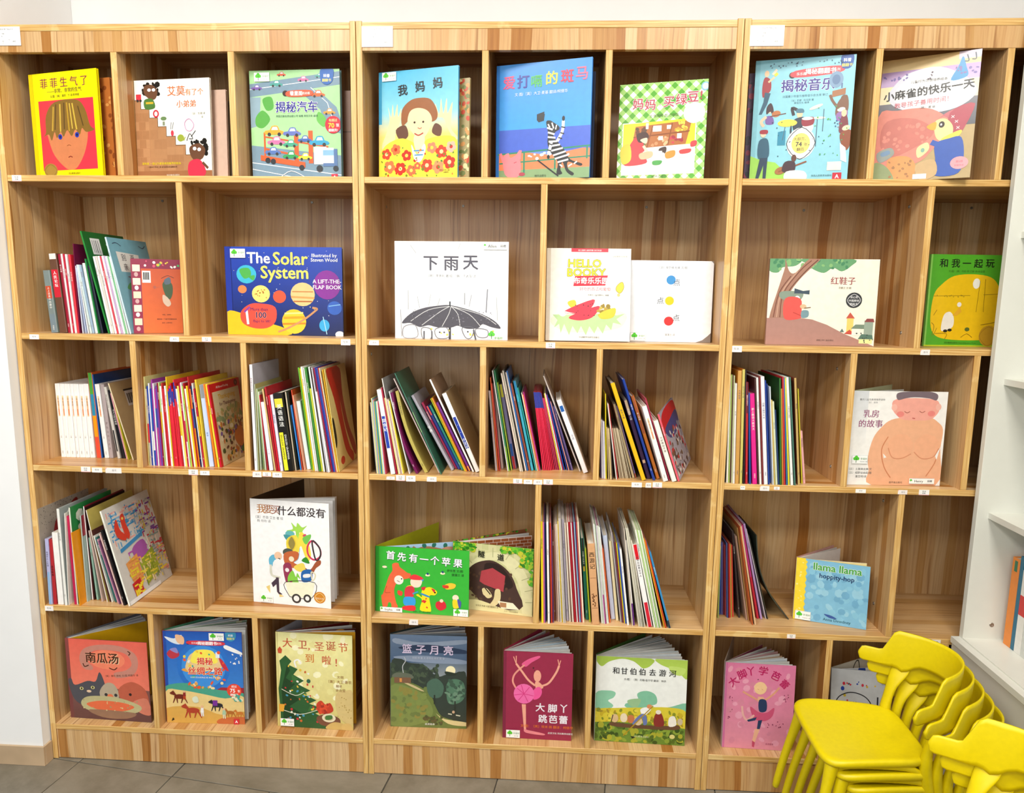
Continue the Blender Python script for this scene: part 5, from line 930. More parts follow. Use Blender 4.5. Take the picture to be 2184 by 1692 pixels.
talk="""G 0 0 100 100 c4c8cc bcc0c4;k c83040,3050a8,d8b840,484850 9 22 14 62 5 1.7;e c83048 22 17 2.4 2;e c83048 55 17.5 2.2 1.8;e 2848a8 20 23 3.2 2.6;e c8b038 63 19 1.8 1.4;e c8b038 24 31 2.4 1.8;e c83048 29 37 1.6 1.4;s 181c28 1.8 8 40 16 32 34 27 54 29 68 36 74 48 72 62 60 72;l 181c28 2.6 82 30 82 50;T 202428 9.4 40 42 说;T 202428 9 60 46 话;t 505050 2.6 92 14 绘本""",
mag="""G 20 0 80 100 c85028 d86828;r 8c1c40 0 0 20 100;r 8c1c40 20 0 80 13;r f4e8c8 3 8 15 9;r f4e8c8 3 26 15 9;r e8d8b8 3 44 15 9;r f4e8c8 3 62 15 9;r e8d8b8 3 80 15 9;e c8a0a0 10 21 4 3;e f0e0e0 10 39 4 3;e c8a0a0 10 57 4 3;e f0e0e0 10 75 4 3;e c8a0a0 10 94 4 3;k f0f0e8,e8c838,48a860,d85070 14 24 3 72 8 3;r f4f4f0 22 16 17 16;r 484848 24 18 12 10;l f4f4f0 .6 27 18 27 28;l f4f4f0 .6 30 18 30 28;l f4f4f0 .6 33 18 33 28;b 405838 62 34 72 28 82 34 82 46 76 54 68 50;b 586878 66 28 77 24 79 32 68 34;b d8c0a8 62 48 72 52 78 60 71 64 62 58;s 302820 .9 60 26 73 22 86 25;e b05840 46 38 3 2.2;s b86850 .9 47 39 57 37;t 401808 1.8 68 75 妈妈，我爱你;t 401808 2 68 81 献给每一个孩子的睡前故事;t 401808 2 68 86 定价 人民币元""",
maze="""bg d4d4d0;blocks 130 2 4 62 34 3898d0,e8a8a0,3898d0,f0d8c8,88b8d8;blocks 70 62 6 34 40 7838a0,d8c040,a8b0b8,c83048;p 3890c8 12 44 62 38 62 42 12 48;blocks 40 20 46 40 24 b858b8,7838a0,e8d848;b a858b0 34 50 60 46 62 60 40 66;blocks 60 64 44 34 30 c83048,f0d0b8,88a8a8,f4f4e8;p e8a058 14 60 40 56 40 84 20 88;blocks 50 14 58 26 28 e8d838,e8a058,d89048;p 98a838 40 66 74 58 78 84 46 92;blocks 70 40 62 36 26 a8b838,f0d8b0,e8d848,789028;blocks 40 74 60 24 30 f0d848,e89888,b8b8b0;p c82030 14 82 32 80 34 98 16 100;blocks 20 16 84 14 12 f0e038,f0e038;b d84030 12 22 20 14 22 26 30 34 26 38 14 32;b d84030 28 14 36 12 36 22 38 34 32 38 28 30;e f4d060 32 16 2 1.4;r f0f4f8 0 96 70 4""",
feast="""bg d02020;r d8c89c 6 10 88 90;T f8e8d8 4 40 5 All Aboard Reading;e 701010 86 5 6 4;T f8d8b0 5 86 5 1;TT d8a818 8.6 50 17 Thanksgiving;TT 602030 6.4 50 26 for Thanksgiving;k a8a868,88986a,c8a870 60 10 32 80 20 5;k c87838,9a5038,d8b058,e8d8b8,6a4838,785898,485830 110 10 48 80 48 4;e c8b868 50 56 9 5;e e8e0c0 50 56 6 3;b c87838 56 68 80 60 88 76 76 86 60 80;e 2f7838 78 90 7 3.6""",
flowers="""bg b0a496;k 585450,706860 160 2 0 96 30 .7;b a02020 30 20 44 12 58 14 60 24 46 30 40 46 30 50 24 36;b c02828 14 42 26 36 34 44 32 58 20 62 10 54;b 901c1c 62 8 74 4 76 12 66 16;b c02020 6 66 20 60 24 76 10 80;p d87020 8 84 20 82 16 96;k 404038 40 4 60 40 38 .8""",
patch="""bg a8bcb4;p a02838 0 0 100 0 100 16 0 24;b 403838 20 34 44 28 60 40 56 64 30 66 18 50;k 584848,807058 20 22 36 30 26 3;p d84838 20 70 60 66 64 78 30 80;p e8c838 24 76 40 74 44 88 30 92;p 3858a8 30 88 52 84 54 98 34 98;p e87838 50 70 62 68 60 84;b 88c0a8 62 60 100 56 100 98 66 98""",
comic="""bg a8a8b8;b d02030 0 10 20 2 60 0 90 2 100 8 96 20 40 22 0 30;b 404888 4 26 50 20 96 18 90 40 30 44;k e8e0d8,705848,9898a8,c83040,503838 90 6 34 88 62 4.4""",
kiss="""bg 7cb8cc;p eef0ec 14 14 70 16 68 36 16 35;T 403848 8 30 20 别;T 403848 8 52 20 再;T 403848 8 30 30 亲;T 403848 8 52 30 亲;s 304868 1.2 10 6 20 5 30 8;s 304868 1.2 76 6 86 8 94 5;b 58a868 20 52 34 46 46 54 36 56 32 66 30 56;s 8a6a40 2 32 54 34 70 36 84;p ecd428 10 92 50 84 100 90 100 100 10 100;e e8c898 60 78 8 6;s 804860 1.4 30 40 50 42 60 38""",
barcode="""bg 1a6a2e;r f4f4f4 14 6 22 16;l 303030 1 18 8 18 20;l 303030 1 22 8 22 20;l 303030 1.4 26 8 26 20;l 303030 1 31 8 31 20;r e8f0e8 50 10 30 2;k 14502a,247a3a 20 10 30 80 60 7""",
tails="""bg e8d488;b c83020 4 2 40 0 60 2 50 30 54 60 66 84 80 92 76 99 66 98 44 84 34 60 22 30;b b02c1c 30 4 70 4 66 30 74 60 92 80 98 90 90 96 78 88 58 62 48 30;e c83020 24 92 10 4;b 182018 0 50 8 50 10 70 0 76""",
tan="""bg b89c70;r d0c8c0 30 13 26 20;r 181818 28 11 30 2.4;r 605850 33 17 19 13;l d0c8c0 1 37 17 37 30;l d0c8c0 1 43 17 43 30;l d0c8c0 .7 48 17 48 30""")
STKC=dict( # stickers on covers: (x%,y%,w%,h%,code)
cars=[(6,2,17,8,LOGOS)],mum=[(5,0.8,18,8,LOGOS)],solar=[(5,2.5,13,10,LOGOS)],rain=[(78,1,21,7,name_sticker('Allen'))],dots=[(1.5,88.5,19,10,LOGO)],
boob=[(2.5,68,17,9,LOGO),(66,92,27,6,name_sticker('Henry'))],apple=[(5,92.2,24,7.4,name_sticker('Sophia')),(84,89,15.6,10.6,LOGOS)],llama=[(2,85,22,14,LOGO)],silk=[(59,1,19,8,LOGOS)],xmas=[(4,91,18,8,LOGOS)],dancer=[(5,90,20,9,LOGOS)],buy=[(9,92,17,7,LOGOS)])
TAGART="bg fdfdfd;T 505050 11 55 14 固定资产标识卡;t 909090 6 27 27 资产名称：;t 909090 6 26 38 规格型号：;T 606060 9 42 38 书柜;t 909090 6 22 50 编号：;T 505050 9 38 52 木;t 909090 6 22 62 部门;t 909090 6 24 74 数量：;T 606060 9 42 78 001;T 606060 9 40 89 1个;t 909090 6 62 70 存放;T 606060 9 78 78 阅览;t 909090 6 66 88 2017.9"
SSTK=["bg fbf8f4;r f0b8b8 0 88 100 12;T 707070 34 50 32 绘本;T 707070 30 48 66 馆藏","bg fbf8f4;T 808080 44 50 45 绘本","bg f8f0ec;p f0b0b0 0 0 12 0 0 40;T 808080 40 55 50 图书"]
# spine text art is built straight from TXT
SP=[]; _cur=None
for ln in SPINES.split('\n'):
    if '|' in ln: _cur=(ln.split('|')[0],ln.split('|')[1],[]); SP.append(_cur)
    elif ln:
        a=ln.split(' ',8); opt=dict(o.split('=',1) for o in a[8].split(',')) if len(a)>8 else {}
        _cur[2].append((*[float(v) for v in a[:6]],a[6],a[7],opt))
        if 't' in opt: _pend.update((c,1) for c in opt['t'].split(':')[0] if c!=' ')
for c in '语法大全初中英华人教版本年级上册出社': _pend.add((c,1))
for cc in list(ART.values())+[s[4] for v in STKC.values() for s in v]+[TAGART]+SSTK: _Scan(cc)
_pend.add(('ENGLISH GRAMMAR',1)); _pend.add(('少年儿童出版社',1)); _pend.add(('吴承恩',1))
bake_text()
# ---------------------------------------------------------------- book builders
class MB:
    def __init__(s): s.V=[];s.F=[];s.C=[];s.M=[]
    def quadbox(s,P,c,m=0,cs=None):
        """P: 8 points (bottom 4 ccw, top 4)"""
        n=len(s.V); s.V+=P
        for k,f in enumerate(((0,3,2,1),(4,5,6,7),(0,1,5,4),(1,2,6,5),(2,3,7,6),(3,0,4,7))):
            s.F.append(tuple(n+i for i in f)); s.C.append(cs[k] if cs else c); s.M.append(m)
    def art(s,a,f,base=.00025,scale=None):
        n=len(s.V); s.V+=art_on(a,f,base)
        for t,c in zip(a.F,a.C): s.F.append(tuple(n+i for i in t)); s.C.append(c); s.M.append(0)
    def obj(s,name,parent=None,mats=None):
        return mesh_obj(name,s.V,s.F,mats or [PRINT],parent,s.M if any(s.M) else None,None,s.C)
def bb(x0,x1,y0,y1,z0,z1): return [(x0,y0,z0),(x1,y0,z0),(x1,y1,z0),(x0,y1,z0),(x0,y0,z1),(x1,y0,z1),(x1,y1,z1),(x0,y1,z1)]
def dim(c,k): return tuple(v*k for v in c)
def lum(c): return .2*c[0]+.7*c[1]+.1*c[2]
ORD='first second third fourth fifth sixth seventh eighth ninth tenth eleventh twelfth thirteenth fourteenth fifteenth sixteenth seventeenth eighteenth nineteenth twentieth'.split()
def ordw(i):
    if i<=20: return ORD[i-1]
    t=('twenty','thirty','forty','fifty','sixty')[i//10-2]
    return t+'-'+ORD[i%10-1] if i%10 else {30:'thirtieth',40:'fortieth',50:'fiftieth',60:'sixtieth'}[i]
BAYN=dict(A='second shelf, left bookcase, left bay',B='third shelf, left bookcase, left bay',C='third shelf, left bookcase, middle bay',D='third shelf, left bookcase, right bay',
 E='third shelf, middle bookcase, left bay',F='third shelf, middle bookcase, middle bay',G='third shelf, middle bookcase, right bay',H='third shelf, right bookcase, left bay',
 I='fourth shelf, left bookcase, left bay',J='fourth shelf, middle bookcase, right bay',K='fourth shelf, right bookcase, left bay')
SPECIAL={('A',2):'brown booklet with red title panel, second in left bay of second shelf',('A',27):'pale blue picture book leaning beside the orange back cover, second shelf left bay',('A',17):'tall green book rising above its row, second shelf left bay',
 ('B',8):'orange, yellow and teal striped spine between white volumes and blue book, third shelf',('B',9):'blue thick book rising behind the white volumes, third shelf left bay',('B',16):'tan back cover with barcode leaning at the end of the white set',
 ('C',40):'red bordered picture book showing its busy cover, last of the crowded middle bay',('D',1):'tall white blank book at the far left of the black grammar book bay',('D',12):'thick black and yellow grammar book with large white title 英语语法',
 ('E',12):'white spine with blue band titled 昆虫记, leaning on the third shelf',('E',23):'tall green book rising highest in the middle bookcase left bay',('E',33):'white spine with blue band and tan cover, last in middle bookcase left bay',
 ('F',39):'thick white paperback leaning at the end of the red booklets row',('G',28):'comic book with red and blue cover turned outward, last in its row',('H',12):'bright magenta spine on the third shelf of the right bookcase',('H',23):'tall dark green book rising behind the third-shelf row, right bookcase',
 ('I',23):'colourful maze puzzle book leaning outward on the fourth shelf, left bookcase',('I',9):'orange short book showing its cover, fourth shelf left bookcase',('I',1):'tall grey booklet with red flowers at far left of fourth shelf',('J',29):'thick tan spine titled 西游记 in the long fourth-shelf row',('K',20):'thin black board book bending at the end of the fourth-shelf row, right bookcase'}
random.seed(11)
FILL='语法大全初中英华人教版本年级上册出社'
def spine_book(bay,i,n,zs,rec):
    x,y,w,H,th,d,col,word,opt=rec
    C=lin(col); CC=lin(opt.get('c',col)); cb=min(.0016,w*.22); m=MB()
    A=0
    if 'curve' in opt: A=-.03 if bay=='K' else -.012
    nz=10 if A else 1
    def bow(P): return [(p[0]+A*sin(pi*max(0,min(1,p[2]/H))),p[1],p[2]) for p in P]
    def seg(x0,x1,y0,y1,z0,z1,c,mm=0,tgt=m):
        for k in range(nz):
            tgt.quadbox(bow(bb(x0,x1,y0,y1,z0+(z1-z0)*k/nz,z0+(z1-z0)*(k+1)/nz)),c,mm)
    rr=min(w*.28,.0025) if w>.006 else 0
    if rr and not A: # rounded spine
        n0=len(m.V); prof=[(0,cb*1.2),(0,rr),(rr*.3,rr*.3),(rr,0),(w-rr,0),(w-rr*.3,rr*.3),(w,rr),(w,cb*1.2)]
        prof[0]=(0,rr+.0005); prof[-1]=(w,rr+.0005)
        for z in(0,H): m.V+=[(a,b,z) for a,b in prof]
        k=len(prof)
        for q in range(k-1): m.F.append((n0+q,n0+q+1,n0+k+q+1,n0+k+q)); m.C.append(C); m.M.append(0)
        m.F.append(tuple(n0+k+q for q in range(k))); m.C.append(C); m.M.append(0)
        m.F.append(tuple(n0+q for q in range(k))[::-1]); m.C.append(C); m.M.append(0)
        y1=rr
    else: seg(0,w,0,cb,0,H,C); y1=cb
    seg(0,cb,y1,d,0,H,CC); seg(w-cb,w,y1,d,0,H,CC)
    fs=(lambda u,v,dd:(u+A*sin(pi*v/H),-dd,v))
    L=0
    def sp_quad(u0,u1,v0,v1,c,L):
        kz=nz
        for k in range(kz):
            a,b=v0+(v1-v0)*k/kz,v0+(v1-v0)*(k+1)/kz; n0=len(m.V); dd=.00012+L*LZ
            m.V+=[fs(u0,a,dd),fs(u1,a,dd),fs(u1,b,dd),fs(u0,b,dd)]; m.F.append((n0,n0+1,n0+2,n0+3)); m.C.append(c); m.M.append(0)
    u0,u1=(rr*.9,w-rr*.9) if rr and not A else (.0001,w-.0001)
    if 'b' in opt:
        for q in opt['b'].split(';'):
            rg,c=q.split(':'); a,b=rg.split('-'); sp_quad(u0,u1,float(a)*H,float(b)*H,lin(c),L)
        L+=1
    if 'g' in opt:
        if opt['g']=='yel': sp_quad(u0,w*.5,.01*H,.5*H,lin('f0ec30'),L); vert_text(m,'ENGLISH GRAMMAR',w*.28,.47*H,w*.30,lin('181410'),fs,True,L+1); vert_text(m,'ENGLISH GRAMMAR',w*.72,.47*H,w*.30,lin('e8e8e0'),fs,True,L+1)
        else:
            sp_quad(u0,u1,.575*H,.58*H,lin('8a5030'),L); sp_quad(u0,u1,.2*H,.205*H,lin('8a5030'),L)
            for q in range(26): a=random.uniform(.15,.75)*w; b=random.uniform(.22,.38)*H; sp_quad(a,a+w*.12,b,b+.004,lin('8a5838'),L)
            stack_text(m,'吴承恩',w/2,.5*H,.007,lin('302010'),fs,L+1)
        L+=2
    if 'f' in opt:
        cx=w*.5
        for q,(a,b,wd,c) in enumerate(((.56,.84,.36,'f4d8a8'),(.57,.80,.24,'eeb890'),(.58,.66,.2,'e08868'))): sp_quad(cx-wd*w/2,cx+wd*w/2,a*H,b*H,lin(c),L); L+=1
        stack_text(m,'大语文英华出社',cx,.82*H,min(.0045,w*.45),lin('806050'),fs,L,.9); stack_text(m,'人教',cx,.30*H,.004,lin('909090'),fs,L); stack_text(m,'出版社',cx,.09*H,.0035,lin('606060'),fs,L)
    if 't' in opt:
        s_,st_,c_,sz_=opt['t'].split(':'); stack_text(m,s_,w*.5,float(st_)*H,float(sz_),lin(c_),fs,L)
    elif w>.0045 and 'f' not in opt and 'g' not in opt and random.random()<.8:
        tc=lin('f4f0e8') if lum(C)<.32 else lin(random.choice(['404048','803030','304878','585048']))
        k=random.randint(4,8); s_=''.join(random.choice(FILL) for _ in range(k)); sz=min(w*.55,.0075)
        stack_text(m,s_,w*.5,H*random.uniform(.72,.9),sz,tc,fs,L); 
        if random.random()<.6: stack_text(m,'出版社',w*.5,H*.12,sz*.6,tc,fs,L)
    if 'art' in opt:
        a=Art(d-.001,H,ART[opt['art']]); m.art(a,lambda u,v,dd:(w+dd,u+.0005,v))
    elif 'c' in opt and H>.2:
        a=Art(d-.001,H,"k %s,%s 12 10 10 80 80 9"%(opt['c'],col)) if random.random()<.3 and lum(CC)>.1 else None
        if a: m.art(a,lambda u,v,dd:(w+dd,u+.0005,v))
    kind='magazine' if ('curve' in opt or 'art' in opt) else ('paperback_book' if w>=.0085 else ('booklet' if w<.0042 else 'picture_book'))  # kind names follow thickness; picture books with cover art are also named magazine
    o=m.obj(kind)
    p=MB(); g=max(.0004,cb*.9)
    for k in range(nz):
        za,zb_=.0015+(H-.0045)*k/nz,.0015+(H-.0045)*(k+1)/nz
        p.quadbox(bow(bb(g,w-g,max(cb,y1)*.9,d-.0015,za,zb_)),(1,1,1))
    p.obj('page_block',o,[PAPER])
    rad=R(th); M=Matrix.Rotation(rad,4,'Y')@Matrix.Rotation(R(float(opt.get('yw',0))),4,'Z')
    z=zs+(w*sin(rad) if rad>0 else 0)+.0002
    o.matrix_world=Matrix.Translation((x,y,z))@M
    nm='magazine' if kind=='magazine' else ('paperback' if w>=.0085 else ('booklet' if w<.0042 else 'book'))
    size='thick' if w>.0125 else ('thin' if w<.0055 else 'slim')
    lab=SPECIAL.get((bay,i)) or '%s %s %s, %s from left, %s'%(size,word.replace('_',' '),nm,ordw(i),BAYN[bay])
    tag(o,lab,'book',None); o['group']='books standing on the '+BAYN[bay]
def glyph(m,ch,cx,cz,size,c,fs,L,b=1,rot=False):
    if (ch,b) not in TXT: return
    V,F=TXT[(ch,b)]; n=len(m.V)
    for a,q,dz in V:
        if rot: u,v=cx+(q-.36)*size,cz-a*size
        else: u,v=cx+a*size,cz+(q-.36)*size
        m.V.append(fs(u,v,.00014+(L+dz)*LZ))
    for f in F: m.F.append(tuple(n+i for i in f)); m.C.append(c); m.M.append(0)
def stack_text(m,s,cx,z,size,c,fs,L,k=1.12):
    for ch in s:
        glyph(m,ch,cx,z-size*.5,size,c,fs,L); z-=size*k
def vert_text(m,s,cx,z,size,c,fs,rot,L):
    V=TXT[(s,1)][0]; hw=max(v[0] for v in V)*size
    glyph(m,s,cx,z-hw,size,c,fs,L,1,True)
for bay,sh,L in SP:
    for i,rec in enumerate(L): spine_book(bay,i+1,len(L),SZ[sh],rec)
# ---------------------------------------------------------------- front-facing books
FRONT['elmo']=(.3706,)+FRONT['elmo'][1:]
FL=dict(
sophie=('yellow picture book with a red framed child face, top left','ecd800',.008),elmo=('white and brown picture book with toys on stairs on the top shelf','e8e0d0',.008),cars=('pale green picture book of cars on highways, titled 揭秘汽车','78a8b0',.016),
mum=('blue and yellow picture book with a woman in floral shirt, titled 我妈妈','48a0cc',.008),zebra=('blue picture book with striped zebra and pink pig by the sea','2878c8',.009),beans=('green gingham picture book of a market stall, top shelf','58a830',.008),
music=('turquoise picture book of musicians and drums, titled 揭秘音乐','68a8b8',.016),sparrow=('picture book with a bird in red cap and blue coat, top shelf right','b8a070',.008),solar=('navy board book of planets titled The Solar System','1c2c80',.004),
rain=('white picture book with a dark umbrella, titled 下雨天','e8e8ec',.008),booky=('cream board book with watermelon and grapes on the second shelf','d8ccb8',.016),dots=('white board book with blue, yellow and red dots, worn corner','d8dce0',.014),
shoes=('cream picture book with tree and red shoe, titled 红鞋子','b08878',.012),play=('green picture book with yellow oval, titled 和我一起玩','78c050',.009),boob=('white picture book with a peach coloured figure, titled 乳房的故事','d8d8d8',.004),
buy=('white picture book of a loaded cart standing open, titled 我要买什么都没有','f0f0f0',.004),apple=('green picture book with bear, boy and dog standing open, first of two','28982c',.004),tunnel=('picture book with ivy and stone tunnel arch standing open','58a030',.004),
llama=('light blue board book with yellow dotted spine edge standing slightly open','ecd030',.006),pumpkin=('orange picture book with animals round a soup bowl, titled 南瓜汤','8a4848',.004),silk=('blue picture book of a caravan in the desert, titled 揭秘丝绸之路','a02838',.006),
xmas=('pale yellow picture book with decorated fir tree, bottom shelf','c8b868',.004),moon=('grey blue picture book with night hills and moon, titled 篮子月亮','486068',.004),dancer=('maroon picture book with pink dancer, titled 大脚丫跳芭蕾','782038',.004),
river=('pale picture book with boat on river, titled 和甘伯伯去游河','d8e4d8',.004),pink=('pink picture book with a dancing figure, titled 大脚丫学芭蕾','c8a8b8',.006),talk=('grey white picture book with speech outline behind the yellow chairs','a8acb0',.004),
mag=('orange back cover with barcode and maroon strip, second shelf left bay','8c1c40',.006))
root_fc=[None]
def closed_book(root,w,h,lean,cov,th,dx=0,dy=0,art=None,names=('front_cover','page_block'),ins=.004):
    cl,sl=cos(lean),sin(lean); lift=sl*(th+dy)
    f=lambda u,v,dep:(u+dx,sl*v+cl*dep+dy,cl*v-sl*dep+lift)
    def bx(u0,u1,v0,v1,d0,d1): return [f(u0,v0,d0),f(u1,v0,d0),f(u1,v0,d1),f(u0,v0,d1),f(u0,v1,d0),f(u1,v1,d0),f(u1,v1,d1),f(u0,v1,d1)]
    c=lin(cov); m=MB(); b=.0022
    m.quadbox(bx(0,w,0,h,0,b),c)
    if art: m.art(Art(w,h,art),lambda u,v,d:f(u,v,-d))
    root_fc[0]=m.obj(names[0],root)
    m=MB(); m.quadbox(bx(0,w,0,h,th-b,th),c); m.quadbox(bx(0,b,0,h,b,th-b),c); m.obj('back_cover',root)
    m=MB(); m.quadbox(bx(b,w-ins,ins*.6,h-ins,b,th-b),(1,1,1)); m.obj(names[1],root,[PAPER])
    return f
def front_book(k,name='picture_book'):
    x,y,sh,yaw,lean,w,h=FRONT[k]; lab,sc,th=FL[k]
    root=empty(name,(x,y,SZ[sh]+.0004),R(yaw)); l=R(lean)
    tag(root,lab,'book','books displayed with the cover facing out')
    if k not in LEAVES:
        f=closed_book(root,w,h,l,sc,th,art=ART[k]); fc=root_fc[0]
    else:
        cl,sl=cos(l),sin(l); lift=abs(sl)*.004
        f=lambda u,v,dep:(u,sl*v+cl*dep,cl*v-sl*dep+lift)
        def bx(u0,u1,v0,v1,d0,d1): return [f(u0,v0,d0),f(u1,v0,d0),f(u1,v0,d1),f(u0,v0,d1),f(u0,v1,d0),f(u1,v1,d0),f(u1,v1,d1),f(u0,v1,d1)]
        m=MB(); m.quadbox(bx(0,w,0,h,0,.0022),lin(sc)); m.art(Art(w,h,ART[k]),lambda u,v,d:f(u,v,-d)); fc=m.obj('front_cover',root)
        m=MB(); m.quadbox(bx(-.0012,.0,0,h,0,th+.006),lin(sc)); m.obj('spine',root)
        Lv=LEAVES[k]; pages=[]
        for i,(a,ln,c) in enumerate(Lv):
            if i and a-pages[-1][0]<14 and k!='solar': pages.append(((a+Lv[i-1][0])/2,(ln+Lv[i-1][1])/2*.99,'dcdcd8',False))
            pages.append((a,ln,c,i==len(Lv)-1))
        for i,(a,ln,c,last) in enumerate(pages):
            a=R(a); t=.0024 if (last or k in('solar','llama')) else .0009; v0,v1=(0,h) if last else (.003,h-.004)
            d0=.0026+i*.0007; ca,sa=cos(a),sin(a)
            def g(u,v,q): b=f(0,v,d0); return (b[0]+ca*u-sa*q,b[1]+sa*u+ca*q,b[2])
            P=[g(0,v0,0),g(ln,v0,0),g(ln,v0,t),g(0,v0,t),g(0,v1,0),g(ln,v1,0),g(ln,v1,t),g(0,v1,t)]
            cc=lin(c); ed=lin('e8e4da') if not last else cc
            m=MB(); m.quadbox(P,cc,cs=[ed,ed,cc,ed,cc,ed])
            code=PG.get((k,i))
            if code: m.art(Art(ln,v1-v0,code),lambda u,v,d:g(u,v+v0,-d))
            m.obj('back_cover' if last else 'page',root)
    if k in('booky','shoes','pink','sophie') and k not in LEAVES: pass
    for sx,sy,sw,shh,code in STKC.get(k,[]):
        a=Art(sw/100*w,shh/100*h,code); m=MB(); u0,v0=sx/100*w,h-(sy+shh)/100*h
        m.art(a,lambda u,v,d:f(u+u0,v+v0,-d),.0034); 
        m.obj('paper_sticker',fc)
    return root
PG={('apple',0):"bg a8c8e8;s a87858 3 40 12 60 6 80 12;s a87858 3 50 10 44 4;e 307060 38 6 2.6 4;e 307060 58 3 2.6 4 30;e 307060 70 3 2.6 4 -30;e 307060 84 5 2.6 4;e c89078 88 12 9 5",
 ('tunnel',0):"bg f0e4dc;bricks a8603a 98502c 0 1.5 100 99 10 5",('tunnel',2):"bg 8a5a40;bricks a06840 905838 0 0 100 100 10 5;k 48a828,c8c838,205818 40 0 -1 100 3 2",
 ('llama',2):"bg d4d0ce;b a08868 50 12 60 6 70 12 72 30 52 30",('talk',0):"bg dfe3e8;e 2848a0 56 3 7 6;e b09838 8 2 4 2",('talk',1):"bg c0b8a8;s 202020 2 50 14 58 3 66 2 70 16",
 ('river',0):"bg e0ecec",('xmas',2):"bg 5a1810;b b86018 40 2 56 0 58 10 44 14;b d88828 70 4 84 0 90 12 76 16",('silk',4):"bg 90a890;k 384840,c8c8a0 40 4 0 92 96 4",('dancer',0):"bg f4f4f4"}
for k in FL:
    front_book(k,'board_book' if k in('solar','booky','dots','llama') else ('magazine' if k=='mag' else 'picture_book'))
# closed books standing half hidden behind the displayed ones
EX=[('sophie',.014,-.017,.030,'b86c30',"k d89850,8a4820 40 70 0 30 100 3",'orange brown picture book edge behind the yellow picture book'),
 ('sophie',.044,-.026,.045,'8a4a5c',"k c87890,e0a838,502838 90 60 0 40 100 4;r a85868 84 0 16 100;l d8a030 3 88 20 88 100",'pink patterned picture book furthest behind the yellow picture book'),
 ('elmo',.033,-.027,.028,'d8b8a4',None,'pale pink picture book behind the staircase picture book'),
 ('elmo',.060,-.054,.052,'9c9484',"o 686860 .8 90 70 95 66 97 76 92 80",'grey green picture book furthest behind the staircase picture book'),
 ('cars',.019,-.050,.034,'7a5844',"l 3c2818 .8 90 45 100 45",'brown picture book behind the cars picture book'),
 ('mum',.024,-.028,.026,'a89868',"k c85038,e8d8a0,788048,d89858 80 84 0 16 100 3",'floral edged picture book behind the floral shirt picture book'),
 ('zebra',.003,-.030,.026,'283048',None,'dark picture book hidden behind the zebra picture book'),
 ('music',-.014,-.022,.034,'583058',"k a83050,302038 20 0 0 10 100 3",'purple picture book behind the musicians picture book, top shelf'),
 ('dots',-.004,-.004,.030,'6c5c48',None,'brown edged board book behind the dots board book')]
for k,dx,dh,dy,c,art,lab in EX:
    x,y,sh,yaw,lean,w,h=FRONT[k]
    root=empty('picture_book',(x,y,SZ[sh]+.0004),R(yaw)); tag(root,lab,'book','books half hidden behind displayed books')
    closed_book(root,w*.96,h+dh,R(max(0,lean)),c,.008,dx+w*.04 if dx>0 else dx,dy,art or None)
# ---------------------------------------------------------------- labels stuck on the bookcases
def paper_label(name,x,z,w,h,code,parent,y):
    a=Art(w,h,code); m=MB(); m.quadbox(bb(x-w/2,x+w/2,y-.0004,y,z-h/2,z+h/2),lin('fbf9f6'))
    m.art(a,lambda u,v,d:(x-w/2+u,y-.0004-d,z-h/2+v),.0001); return m.obj(name,parent)
for i,(x,z,w,h) in enumerate(STK):
    u=0 if x<1.055 else (1 if x<2.11 else 2); s=min(SZ.values(),key=lambda q:abs(q-T/2-z))
    paper_label('shelf_label',x,s-T/2-(.0015 if i%3 else .0005),w,min(h*1.15,.0175),SSTK[i%3],cases[u],.0009)
for i,(x0,z1,x1,z0) in enumerate(TAGS): paper_label('asset_tag',(x0+x1)/2,(z0+z1)/2,x1-x0,z1-z0,TAGART,cases[i],.0004)
# ---------------------------------------------------------------- white storage unit at the right
wu=tag(empty('storage_unit',(2.835,-.02,0)),'white storage unit with open shelves over a deeper base cabinet, against right wall','shelf unit')
def wb(name,x0,x1,y0,y1,z0,z1,mat=None,ch=.0012):
    X,Y=2.835,-.02; o=board(name,(x0-X,x1-X,y0-Y,y1-Y,z0,z1),2,wu,False,mat or WHITE,ch); return o
ZC=.552
wb('side_panel',2.835,3.168,-.030,-.012,ZC,2.35); wb('side_panel',2.835,3.168,-1.02,-1.002,ZC,2.35)
wb('bottom_board',2.835,3.168,-1.002,-.030,ZC,ZC+.004); 
for z in(.938,1.322,1.72,2.10): wb('shelf',2.867,3.160,-1.002,-.030,z-.017,z)
wb('back_panel',3.160,3.168,-1.002,-.030,ZC+.004,2.35)
wb('worktop',2.812,3.168,-1.04,-.0115,ZC-.018,ZC)
M2=plain('grey_cabinet_side','cdccc4',.4,.4,.01)
wb('cabinet_body',2.816,3.168,-1.03,-.013,.05,ZC-.018,M2); wb('kick_board',2.83,3.168,-1.03,-.013,.001,.05,M2)
o=disc('cam_screw',(2.912-2.835,-.030+.02,.60),-2,.0068,METAL,wu,.0015)
